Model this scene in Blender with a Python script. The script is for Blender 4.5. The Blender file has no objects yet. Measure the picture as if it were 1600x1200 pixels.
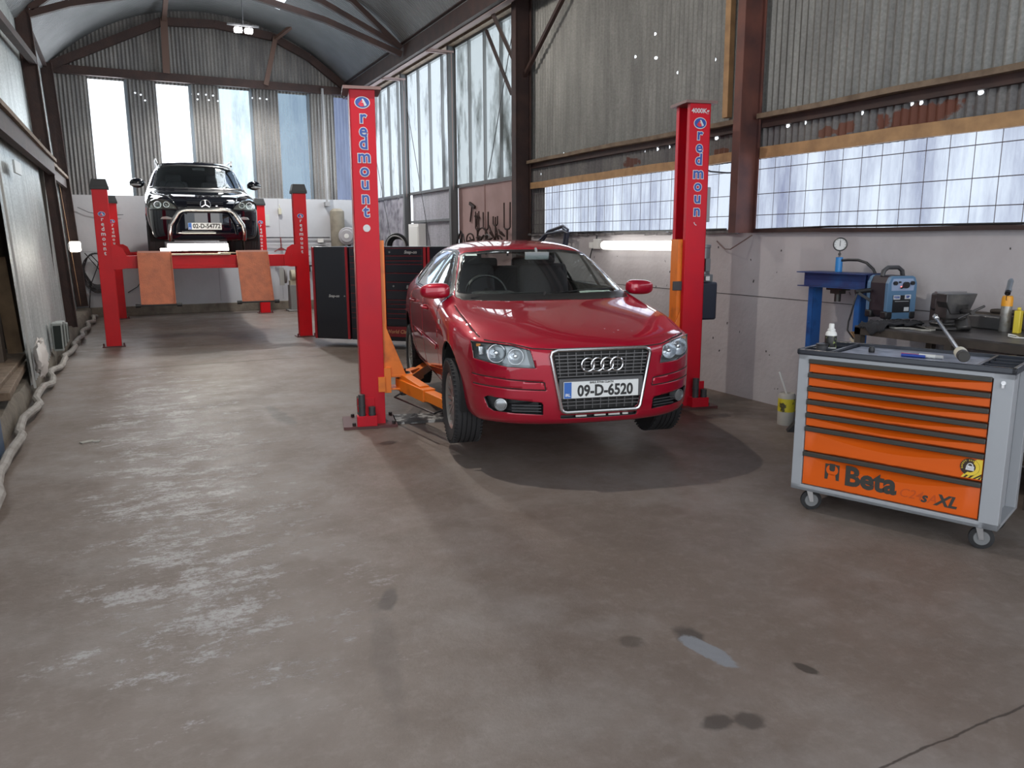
import bpy, bmesh, math, random
from mathutils import Vector, Matrix, Euler
random.seed(7)
S = bpy.context.scene
COL = S.collection
PI = math.pi
# ------------------------------------------------------------------ camera
H = 1.6
YAW, PITCH, ROLL = math.radians(26.3), math.radians(10.5), math.radians(-0.2)
F = Vector((math.sin(YAW)*math.cos(PITCH), math.cos(YAW)*math.cos(PITCH), -math.sin(PITCH)))
R = Vector((math.cos(YAW), -math.sin(YAW), 0)); U = R.cross(F)
R2 = R*math.cos(ROLL)+U*math.sin(ROLL); U2 = -R*math.sin(ROLL)+U*math.cos(ROLL)
cd = bpy.data.cameras.new('camera'); cam = bpy.data.objects.new('camera', cd); COL.objects.link(cam)
m = Matrix((R2, U2, -F)).transposed().to_4x4(); m.translation = Vector((0, 0, H)); cam.matrix_world = m
cd.sensor_width = 36; cd.sensor_fit = 'HORIZONTAL'; cd.lens = 1215/1600*36; cd.clip_start = .05; cd.clip_end = 200
S.camera = cam
# ------------------------------------------------------------------ world, exposure
S.view_settings.view_transform = 'Standard'; S.view_settings.look = 'None'; S.view_settings.gamma = 1
S.view_settings.use_curve_mapping = False
S.view_settings.exposure = 0.45
S.cycles.max_bounces = 7; S.cycles.diffuse_bounces = 4; S.cycles.glossy_bounces = 4; S.cycles.transmission_bounces = 6
S.cycles.transparent_max_bounces = 12; S.cycles.caustics_reflective = False; S.cycles.caustics_refractive = False
S.cycles.sample_clamp_indirect = 6
try: S.cycles.use_denoising = True
except Exception: pass
W = bpy.data.worlds.new('World'); S.world = W; W.use_nodes = True
W.node_tree.nodes['Background'].inputs[0].default_value = (0.86, 0.93, 1.0, 1)
W.node_tree.nodes['Background'].inputs[1].default_value = 1.6
# ------------------------------------------------------------------ daylight at the openings (outside the panes)
def area(name, loc, direction, sx, sy, power, color=(0.93, 0.97, 1.0)):
    l = bpy.data.lights.new(name, 'AREA'); l.shape = 'RECTANGLE'; l.size = sx; l.size_y = sy; l.energy = power; l.color = color
    o = bpy.data.objects.new(name, l); COL.objects.link(o); o.location = loc
    o.rotation_euler = Vector(direction).to_track_quat('-Z', 'Y').to_euler()
    return o
DAY = 6.5            # radiance of the overcast daylight behind the panes
def dayl(name, loc, d, sx, sy, k=1.0, color=(0.93, 0.97, 1.0)):
    return area(name, loc, d, sx, sy, DAY*k*sx*sy*PI, color)
dayl('daylight_end_window', (2.6, 19.6, 3.75), (0, -1, 0), 7.5, 2.9)
dayl('daylight_side_window', (6.2, 15.0, 3.8), (-1, 0, 0), 8.4, 2.9)
dayl('daylight_strip_window', (6.1, 4.2, 2.02), (-1, 0, 0), 14.5, 0.9, .5)
dayl('daylight_doorway', (2.3, -4.6, 2.2), (0, 1, .05), 5.6, 3.6, 0.24, (1.0, .93, .88))
dayl('daylight_skylight', (2.95, 15.4, 6.85), (0, 0, -1), 1.1, 4.4, .9)
# ------------------------------------------------------------------ materials
MATS = {}
def mat(name, col=(.5, .5, .5), rough=.5, metal=0.0, coat=0.0, bump=None, noise=None, spec=None):
    """noise=(scale, colour2, low, high, detail); bump=(scale,strength)"""
    if name in MATS: return MATS[name]
    mt = bpy.data.materials.new(name); mt.use_nodes = True; nt = mt.node_tree; b = nt.nodes['Principled BSDF']
    b.inputs['Base Color'].default_value = (*col, 1); b.inputs['Roughness'].default_value = rough; b.inputs['Metallic'].default_value = metal
    b.inputs['Coat Weight'].default_value = coat; b.inputs['Coat Roughness'].default_value = .03
    if spec is not None: b.inputs['Specular IOR Level'].default_value = spec
    if noise or bump:
        tc = nt.nodes.new('ShaderNodeTexCoord')
    if noise:
        n = nt.nodes.new('ShaderNodeTexNoise'); n.inputs['Scale'].default_value = noise[0]; n.inputs['Detail'].default_value = noise[4] if len(noise) > 4 else 4
        nt.links.new(tc.outputs['Object'], n.inputs['Vector'])
        mr = nt.nodes.new('ShaderNodeMapRange'); mr.inputs[1].default_value = noise[2]; mr.inputs[2].default_value = noise[3]
        nt.links.new(n.outputs['Fac'], mr.inputs[0])
        mx = nt.nodes.new('ShaderNodeMix'); mx.data_type = 'RGBA'; mx.inputs[6].default_value = (*col, 1); mx.inputs[7].default_value = (*noise[1], 1)
        nt.links.new(mr.outputs[0], mx.inputs[0]); nt.links.new(mx.outputs[2], b.inputs['Base Color'])
    if bump:
        n2 = nt.nodes.new('ShaderNodeTexNoise'); n2.inputs['Scale'].default_value = bump[0]; n2.inputs['Detail'].default_value = 5
        nt.links.new(tc.outputs['Object'], n2.inputs['Vector'])
        bp = nt.nodes.new('ShaderNodeBump'); bp.inputs['Strength'].default_value = bump[1]; bp.inputs['Distance'].default_value = .01
        nt.links.new(n2.outputs['Fac'], bp.inputs['Height']); nt.links.new(bp.outputs[0], b.inputs['Normal'])
    MATS[name] = mt; return mt
def emis(name, col, strength):
    if name in MATS: return MATS[name]
    mt = bpy.data.materials.new(name); mt.use_nodes = True; nt = mt.node_tree; nt.nodes.clear()
    e = nt.nodes.new('ShaderNodeEmission'); e.inputs[0].default_value = (*col, 1); e.inputs[1].default_value = strength
    o = nt.nodes.new('ShaderNodeOutputMaterial'); nt.links.new(e.outputs[0], o.inputs[0]); MATS[name] = mt; return mt
def glass(name, tint=(.75, .85, .85), gloss=.08, rough=0.02):
    if name in MATS: return MATS[name]
    mt = bpy.data.materials.new(name); mt.use_nodes = True; nt = mt.node_tree; nt.nodes.clear()
    t = nt.nodes.new('ShaderNodeBsdfTransparent'); t.inputs[0].default_value = (*tint, 1)
    g = nt.nodes.new('ShaderNodeBsdfGlossy'); g.inputs['Roughness'].default_value = rough; g.inputs[0].default_value = (1, 1, 1, 1)
    fr = nt.nodes.new('ShaderNodeLayerWeight'); pw_ = nt.nodes.new('ShaderNodeMath'); pw_.operation = 'POWER'; pw_.inputs[1].default_value = 4
    ad = nt.nodes.new('ShaderNodeMath'); ad.operation = 'MULTIPLY_ADD'; ad.inputs[1].default_value = .8; ad.inputs[2].default_value = gloss*.5; ad.use_clamp = True
    mx = nt.nodes.new('ShaderNodeMixShader'); o = nt.nodes.new('ShaderNodeOutputMaterial')
    nt.links.new(fr.outputs['Facing'], pw_.inputs[0]); nt.links.new(pw_.outputs[0], ad.inputs[0]); nt.links.new(ad.outputs[0], mx.inputs[0]); nt.links.new(t.outputs[0], mx.inputs[1]); nt.links.new(g.outputs[0], mx.inputs[2]); nt.links.new(mx.outputs[0], o.inputs[0])
    MATS[name] = mt; return mt
def pane_mat(name, tint, dirt, dscale=(1, 1, .25), dlo=.5, dhi=.75, haze=.12):
    """weathered translucent sheet: mostly clear, whitish haze, streaky dirt"""
    if name in MATS: return MATS[name]
    mt = bpy.data.materials.new(name); mt.use_nodes = True; nt = mt.node_tree; nt.nodes.clear()
    t = nt.nodes.new('ShaderNodeBsdfTransparent')
    tc = nt.nodes.new('ShaderNodeTexCoord'); mp = nt.nodes.new('ShaderNodeMapping'); mp.inputs['Scale'].default_value = dscale
    n = nt.nodes.new('ShaderNodeTexNoise'); n.inputs['Scale'].default_value = 2.2; n.inputs['Detail'].default_value = 7; n.inputs['Roughness'].default_value = .65
    mr = nt.nodes.new('ShaderNodeMapRange'); mr.inputs[1].default_value = dlo; mr.inputs[2].default_value = dhi
    mc = nt.nodes.new('ShaderNodeMix'); mc.data_type = 'RGBA'; mc.inputs[6].default_value = (*tint, 1); mc.inputs[7].default_value = (*dirt, 1)
    d = nt.nodes.new('ShaderNodeBsdfDiffuse'); d.inputs[0].default_value = (.75, .8, .85, 1)
    mx = nt.nodes.new('ShaderNodeMixShader'); mx.inputs[0].default_value = haze; o = nt.nodes.new('ShaderNodeOutputMaterial')
    L = nt.links.new
    L(tc.outputs['Object'], mp.inputs[0]); L(mp.outputs[0], n.inputs['Vector']); L(n.outputs['Fac'], mr.inputs[0]); L(mr.outputs[0], mc.inputs[0])
    L(mc.outputs[2], t.inputs[0]); L(t.outputs[0], mx.inputs[1]); L(d.outputs[0], mx.inputs[2]); L(mx.outputs[0], o.inputs[0])
    MATS[name] = mt; return mt
# ------------------------------------------------------------------ mesh builder
class B:
    def __init__(s): s.bm = bmesh.new(); s.smooth = True
    def _tf(s, vs, M):
        for v in vs: v.co = M @ v.co
    def _mi(s, fs, mi):
        for f in fs: f.material_index = mi
    def box(s, c, d, rot=None, mi=0, M=None, taper=None):
        hx, hy, hz = d[0]/2, d[1]/2, d[2]/2
        vs = []
        for z in (-hz, hz):
            k = 1 if (taper is None or z < 0) else taper
            for x, y in ((-hx, -hy), (hx, -hy), (hx, hy), (-hx, hy)): vs.append(s.bm.verts.new((x*k, y*k, z)))
        idx = [(3, 2, 1, 0), (4, 5, 6, 7), (0, 1, 5, 4), (1, 2, 6, 5), (2, 3, 7, 6), (3, 0, 4, 7)]
        fs = [s.bm.faces.new([vs[i] for i in f]) for f in idx]; s._mi(fs, mi)
        X = Matrix.Translation(c) @ (Euler(rot).to_matrix().to_4x4() if rot is not None else Matrix.Identity(4))
        if M is not None: X = M @ X
        s._tf(vs, X); return s
    def bar(s, p0, p1, w, h, mi=0, up=(0, 0, 1)):
        """rectangular bar from p0 to p1, w across, h along up"""
        p0, p1 = Vector(p0), Vector(p1); d = p1-p0; L = d.length; y = d.normalized(); u = Vector(up); x = y.cross(u)
        if x.length < 1e-4: x = y.cross(Vector((1, 0, 0)))
        x.normalize(); z = x.cross(y).normalized()
        M = Matrix((x, y, z)).transposed().to_4x4(); M.translation = (p0+p1)/2
        return s.box((0, 0, 0), (w, L, h), M=M, mi=mi)
    def ibeam(s, p0, p1, w, h, t=.012, mi=0, up=(0, 0, 1)):
        p0, p1, u = Vector(p0), Vector(p1), Vector(up); y = (p1-p0).normalized(); x = y.cross(u).normalized(); z = x.cross(y).normalized()
        s.bar(p0, p1, t, h-2*t, mi, z); s.bar(p0+z*(h/2-t/2), p1+z*(h/2-t/2), w, t, mi, z); s.bar(p0-z*(h/2-t/2), p1-z*(h/2-t/2), w, t, mi, z); return s
    def tube(s, pts, r, n=8, mi=0, closed=False, cap=True):
        pts = [Vector(p) for p in pts]; N = len(pts); rings = []
        prev = None
        for i, p in enumerate(pts):
            if closed: d = pts[(i+1) % N]-pts[i-1]
            else: d = pts[min(i+1, N-1)]-pts[max(i-1, 0)]
            if d.length < 1e-9: d = Vector((0, 0, 1))
            d.normalize()
            if prev is None:
                a = Vector((0, 0, 1)) if abs(d.z) < .9 else Vector((1, 0, 0)); x = d.cross(a).normalized()
            else:
                x = prev-d*prev.dot(d); x = x.normalized() if x.length > 1e-6 else d.cross(Vector((0, 0, 1))).normalized()
            prev = x; y = d.cross(x); rr = r[i] if isinstance(r, (list, tuple)) else r
            rings.append([s.bm.verts.new(p+(x*math.cos(2*PI*k/n)+y*math.sin(2*PI*k/n))*rr) for k in range(n)])
        for i in range(N if closed else N-1):
            a, b = rings[i], rings[(i+1) % N]
            for k in range(n): s.bm.faces.new((a[k], b[k], b[(k+1) % n], a[(k+1) % n])).material_index = mi
        if cap and not closed:
            s.bm.faces.new(rings[0]).material_index = mi; s.bm.faces.new(rings[-1][::-1]).material_index = mi
        return s
    def cyl(s, p0, p1, r, n=20, mi=0, r1=None):
        p0, p1 = Vector(p0), Vector(p1)
        d = (p1-p0).normalized(); a = Vector((0, 0, 1)) if abs(d.z) < .9 else Vector((1, 0, 0)); x = d.cross(a).normalized(); y = d.cross(x)
        r1 = r if r1 is None else r1
        A = [s.bm.verts.new(p0+(x*math.cos(2*PI*k/n)+y*math.sin(2*PI*k/n))*r) for k in range(n)]
        C = [s.bm.verts.new(p1+(x*math.cos(2*PI*k/n)+y*math.sin(2*PI*k/n))*r1) for k in range(n)]
        for k in range(n): s.bm.faces.new((A[k], C[k], C[(k+1) % n], A[(k+1) % n])).material_index = mi
        s.bm.faces.new(A).material_index = mi; s.bm.faces.new(C[::-1]).material_index = mi
        return s
    def lathe(s, prof, o, axis=(0, 0, 1), n=28, mi=0, mis=None):
        """prof [(r,h)...] revolved about axis through o"""
        o = Vector(o); d = Vector(axis).normalized(); a = Vector((0, 0, 1)) if abs(d.z) < .9 else Vector((1, 0, 0)); x = d.cross(a).normalized(); y = d.cross(x)
        rings = []
        for r, h in prof:
            if r < 1e-6: rings.append([s.bm.verts.new(o+d*h)])
            else: rings.append([s.bm.verts.new(o+d*h+(x*math.cos(2*PI*k/n)+y*math.sin(2*PI*k/n))*r) for k in range(n)])
        for i in range(len(rings)-1):
            A, C = rings[i], rings[i+1]; q = mis[i] if mis else mi
            for k in range(n):
                k2 = (k+1) % n
                if len(A) == 1 and len(C) == 1: continue
                if len(A) == 1: f = s.bm.faces.new((A[0], C[k], C[k2]))
                elif len(C) == 1: f = s.bm.faces.new((A[k], C[0], A[k2]))
                else: f = s.bm.faces.new((A[k], C[k], C[k2], A[k2]))
                f.material_index = q
        return s
    def prism(s, poly, t0, t1, M=None, mi=0):
        """2D polygon in local XY extruded along Z from t0 to t1"""
        a = [s.bm.verts.new((p[0], p[1], t0)) for p in poly]; b = [s.bm.verts.new((p[0], p[1], t1)) for p in poly]; n = len(poly)
        fs = [s.bm.faces.new(a[::-1]), s.bm.faces.new(b)]+[s.bm.faces.new((a[k], a[(k+1) % n], b[(k+1) % n], b[k])) for k in range(n)]
        s._mi(fs, mi)
        if M is not None: s._tf(a+b, M)
        return s
    def torus(s, c, r, rr, axis=(0, 0, 1), n=32, m=8, mi=0, a0=0, a1=2*PI):
        d = Vector(axis).normalized(); a = Vector((0, 0, 1)) if abs(d.z) < .9 else Vector((1, 0, 0)); x = d.cross(a).normalized(); y = d.cross(x); c = Vector(c)
        full = abs(a1-a0-2*PI) < 1e-6
        pts = [c+(x*math.cos(a0+(a1-a0)*k/n)+y*math.sin(a0+(a1-a0)*k/n))*r for k in range(n if full else n+1)]
        return s.tube(pts, rr, m, mi, closed=full)
    def sphere(s, c, r, sc=(1, 1, 1), mi=0, u=16, v=10):
        r0 = bmesh.ops.create_uvsphere(s.bm, u_segments=u, v_segments=v, radius=r)
        for q in r0['verts']: q.co = Vector((q.co.x*sc[0]+c[0], q.co.y*sc[1]+c[1], q.co.z*sc[2]+c[2]))
        for f in {f for q in r0['verts'] for f in q.link_faces}: f.material_index = mi
        return s
    def mesh(s, me, M, mi=0):
        n0 = len(s.bm.verts); nf = len(s.bm.faces)
        vs = [s.bm.verts.new(M @ v.co) for v in me.vertices]
        for p in me.polygons:
            try: s.bm.faces.new([vs[i] for i in p.vertices]).material_index = mi
            except ValueError: pass
        return s
def obj(name, b, mats, parent=None, bevel=0, smooth=35, loc=None, rot=None, kind=None):
    bm = b.bm if isinstance(b, B) else b
    bmesh.ops.recalc_face_normals(bm, faces=bm.faces)
    me = bpy.data.meshes.new(name); bm.to_mesh(me); bm.free()
    if not isinstance(mats, (list, tuple)): mats = [mats]
    for mt in mats: me.materials.append(mt)
    if smooth:
        me.polygons.foreach_set('use_smooth', [True]*len(me.polygons))
        try: me.set_sharp_from_angle(angle=math.radians(smooth))
        except Exception: pass
    o = bpy.data.objects.new(name, me); COL.objects.link(o)
    if parent is not None: o.parent = parent
    if loc: o.location = loc
    if rot: o.rotation_euler = rot
    if bevel:
        md = o.modifiers.new('bevel', 'BEVEL'); md.width = bevel; md.segments = 2; md.limit_method = 'ANGLE'; md.angle_limit = math.radians(40)
    if kind: o['kind'] = kind
    return o
def tag(o, label, cat, group=None, kind=None):
    o['label'] = label; o['category'] = cat
    if group: o['group'] = group
    if kind: o['kind'] = kind
    return o
def thing(name, label, cat, loc=(0, 0, 0), rz=0, group=None):
    o = bpy.data.objects.new(name, None); COL.objects.link(o); o.location = loc; o.rotation_euler = (0, 0, rz); o.empty_display_size = .1
    return tag(o, label, cat, group)
def struct(name, b, mats, **k): return obj(name, b, mats, kind='structure', **k)
def copy_tree(o, parent=None):
    c = o.copy(); COL.objects.link(c); c.parent = parent
    for ch in list(o.children): copy_tree(ch, c)
    return c
_tc = {}
def text_mesh(body, size, bold=0.0, shear=0, ext=.0008, spacing=1.0):
    key = (body, size, bold, shear, ext, spacing)
    if key in _tc: return _tc[key]
    c = bpy.data.curves.new('t', 'FONT'); c.body = body; c.size = size; c.offset = bold; c.shear = shear; c.extrude = ext; c.space_character = spacing
    c.align_x = 'CENTER'; c.align_y = 'CENTER'; c.resolution_u = 3
    o = bpy.data.objects.new('t', c); COL.objects.link(o)
    dg = bpy.context.evaluated_depsgraph_get(); me = bpy.data.meshes.new_from_object(o.evaluated_get(dg))
    bpy.data.objects.remove(o); _tc[key] = me; return me
def face_front(x, y, z, rz=0):
    """matrix: text XY plane -> standing up, facing local -Y, at x,y,z"""
    return Matrix.Translation((x, y, z)) @ Matrix.Rotation(rz, 4, 'Z') @ Matrix.Rotation(PI/2, 4, 'X')
# common materials
RED = mat('red_enamel', (.60, .004, .010), .42, 0, .0, noise=(3, (.50, .004, .010), .4, .7), spec=.3)
REDL = mat('red_lift_enamel', (.58, .004, .018), .45, 0, 0, noise=(2.2, (.48, .006, .022), .45, .7), spec=.3)
ORANGE = mat('orange_enamel', (.85, .22, .02), .42, noise=(6, (.55, .13, .02), .55, .75))
BLACK = mat('black_plastic', (.012, .012, .014), .45)
RUBBER = mat('black_rubber', (.018, .018, .02), .8)
STEEL = mat('bare_steel', (.45, .45, .46), .35, 1.0)
CHROME = mat('chrome', (.75, .75, .77), .12, 1.0)
RUST = mat('rusty_painted_steel', (.030, .016, .015), .7, 0, noise=(5, (.055, .027, .022), .35, .75), bump=(30, .3))
WOOD = mat('weathered_timber', (.20, .145, .10), .8, noise=(9, (.11, .075, .05), .35, .7), bump=(40, .4))
WOODY = mat('sawn_timber', (.42, .25, .12), .75, noise=(7, (.26, .15, .075), .35, .75), bump=(40, .3))
WHITE = mat('white_plastic', (.7, .7, .68), .4)
DGREY = mat('dark_grey', (.05, .05, .055), .5)
GREYM = mat('grey_enamel', (.35, .36, .37), .45)
BLUE = mat('blue_enamel', (.02, .11, .36), .45, noise=(8, (.015, .05, .16), .5, .75))
# ================================================================== SETTING
def floor_mat():
    mt = bpy.data.materials.new('worn_concrete'); mt.use_nodes = True; nt = mt.node_tree; b = nt.nodes['Principled BSDF']; L = nt.links.new; N = nt.nodes.new
    tc = N('ShaderNodeTexCoord')
    def noise(sc, det=6, rough=.6, stretch=None):
        n = N('ShaderNodeTexNoise'); n.inputs['Scale'].default_value = sc; n.inputs['Detail'].default_value = det; n.inputs['Roughness'].default_value = rough
        if stretch:
            mp = N('ShaderNodeMapping'); mp.inputs['Scale'].default_value = stretch; L(tc.outputs['Object'], mp.inputs[0]); L(mp.outputs[0], n.inputs['Vector'])
        else: L(tc.outputs['Object'], n.inputs['Vector'])
        return n.outputs['Fac']
    def mr(x, a, c, lo=0, hi=1):
        n = N('ShaderNodeMapRange'); n.inputs[1].default_value = a; n.inputs[2].default_value = c; n.inputs[3].default_value = lo; n.inputs[4].default_value = hi; L(x, n.inputs[0]); return n.outputs[0]
    def mix(f, a, c):
        n = N('ShaderNodeMix'); n.data_type = 'RGBA'; L(f, n.inputs[0])
        for i, q in ((6, a), (7, c)):
            if isinstance(q, tuple): n.inputs[i].default_value = (*q, 1)
            else: L(q, n.inputs[i])
        return n.outputs[2]
    def math_(op, a, c):
        n = N('ShaderNodeMath'); n.operation = op; n.use_clamp = False
        for i, q in ((0, a), (1, c)):
            if isinstance(q, (int, float)): n.inputs[i].default_value = q
            else: L(q, n.inputs[i])
        return n.outputs[0]
    c = mix(mr(noise(.55, 4), .35, .65), (.152, .118, .098), (.205, .170, .150))
    c = mix(mr(noise(3.2, 8, .7), .42, .68, 0, .6), c, (.125, .096, .078)); c = mix(mr(noise(1.1, 6, .65), .5, .7, 0, .6), c, (.25, .225, .21))
    c = mix(mr(noise(14, 8, .7), .5, .75, 0, .35), c, (.30, .27, .25))
    sep = N('ShaderNodeSeparateXYZ'); L(tc.outputs['Object'], sep.inputs[0]); X, Y = sep.outputs[0], sep.outputs[1]
    # flaked pale coating left in the drive lane
    lane = math_('MULTIPLY', mr(X, 1.3, .5), mr(X, -.7, 0)); lane = math_('MULTIPLY', lane, math_('MULTIPLY', mr(Y, 2.0, 3.4), mr(Y, 12.5, 9)))
    fl = noise(3.2, 15, .86, (.75, 1.3, 1)); fl = mr(math_('ADD', fl, math_('MULTIPLY', lane, .105)), .60, .64); fl = math_('MULTIPLY', fl, mr(noise(38, 6, .7), .40, .50, .25, 1))
    flm = math_('MULTIPLY', fl, mr(lane, 0.05, .5)); c = mix(math_('MULTIPLY', flm, .68), c, (.42, .41, .41))
    fl2 = mr(noise(7, 12, .8), .66, .74); c = mix(math_('MULTIPLY', fl2, .22), c, (.40, .38, .36))
    warm = math_('MULTIPLY', mr(X, 4.5, 5.4), mr(noise(2.5, 6), .4, .6)); c = mix(math_('MULTIPLY', warm, .5), c, (.12, .075, .045))
    st = []
    wob = noise(9, 4)
    def stain(cx, cy, rx, ry, ang, col, k, soft=.45):
        nonlocal c
        mp = N('ShaderNodeMapping'); mp.vector_type = 'TEXTURE'; mp.inputs['Location'].default_value = (cx, cy, 0); mp.inputs['Rotation'].default_value = (0, 0, math.radians(ang)); mp.inputs['Scale'].default_value = (rx, ry, 1)
        L(tc.outputs['Object'], mp.inputs[0]); le = N('ShaderNodeVectorMath'); le.operation = 'LENGTH'; L(mp.outputs[0], le.inputs[0])
        d = math_('ADD', le.outputs['Value'], math_('MULTIPLY', math_('SUBTRACT', wob, .5), 1.6))
        f = mr(d, 1+soft/2, 1-soft/2, 0, k); c = mix(f, c, col)
    stain(1.955, 2.33, .055, .07, 0, (.055, .045, .04), .85)
    stain(1.945, 2.19, .045, .165, 6, (.20, .21, .23), .95, .2)
    stain(1.72, 2.39, .045, .05, 20, (.07, .055, .045), .7)
    stain(.95, 3.19, .035, .11, -25, (.06, .05, .045), .75)
    stain(.80, 2.75, .05, .45, -12, (.10, .08, .07), .45)
    stain(1.66, 1.82, .06, .04, 0, (.05, .04, .035), .8); stain(1.77, 1.78, .05, .05, 0, (.05, .04, .035), .75)
    stain(2.19, 1.93, .022, .05, 15, (.04, .035, .03), .85)
    stain(1.19, 7.27, .07, .42, 3, (.10, .085, .075), .8)
    stain(1.78, 5.87, .075, .05, 0, (.04, .035, .03), .8)
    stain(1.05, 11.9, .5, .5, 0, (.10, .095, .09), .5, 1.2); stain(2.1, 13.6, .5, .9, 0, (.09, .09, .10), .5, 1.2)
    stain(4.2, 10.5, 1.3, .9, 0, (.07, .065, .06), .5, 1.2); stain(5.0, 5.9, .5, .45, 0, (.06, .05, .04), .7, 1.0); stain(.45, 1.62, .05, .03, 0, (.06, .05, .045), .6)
    joints = None
    for y0, x0, x1 in ((1.415, 1.85, 9), (10.92, -1, 2.8), (12.93, -1, 2.6)):
        d = math_('ABSOLUTE', math_('SUBTRACT', math_('ADD', Y, math_('MULTIPLY', math_('SUBTRACT', wob, .5), .03)), y0), 0)
        w = .006 if y0 < 5 else .026
        k = math_('MULTIPLY', mr(d, w, w*.4), math_('MULTIPLY', mr(X, x0, x0+.1), mr(X, x1, x1-.3)))
        joints = k if joints is None else math_('ADD', joints, k)
    c = mix(math_('MINIMUM', math_('MULTIPLY', joints, .8), 1.0), c, (.03, .022, .017))
    L(c, b.inputs['Base Color'])
    r = mr(noise(2.4, 8, .7), .35, .65, .40, .62); r = math_('SUBTRACT', r, math_('MULTIPLY', flm, .08)); r = math_('SUBTRACT', r, math_('MULTIPLY', lane, .04)); L(r, b.inputs['Roughness'])
    bp = N('ShaderNodeBump'); bp.inputs['Strength'].default_value = .35; bp.inputs['Distance'].default_value = .01
    hh = math_('ADD', noise(16, 9, .75), math_('MULTIPLY', flm, .2)); L(hh, bp.inputs['Height']); L(bp.outputs[0], b.inputs['Normal'])
    b.inputs['Specular IOR Level'].default_value = .42
    return mt
b = B(); b.box((2.3, 7.4, -.1), (9.0, 24.0, .2)); struct('floor', b, floor_mat(), smooth=0)

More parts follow.
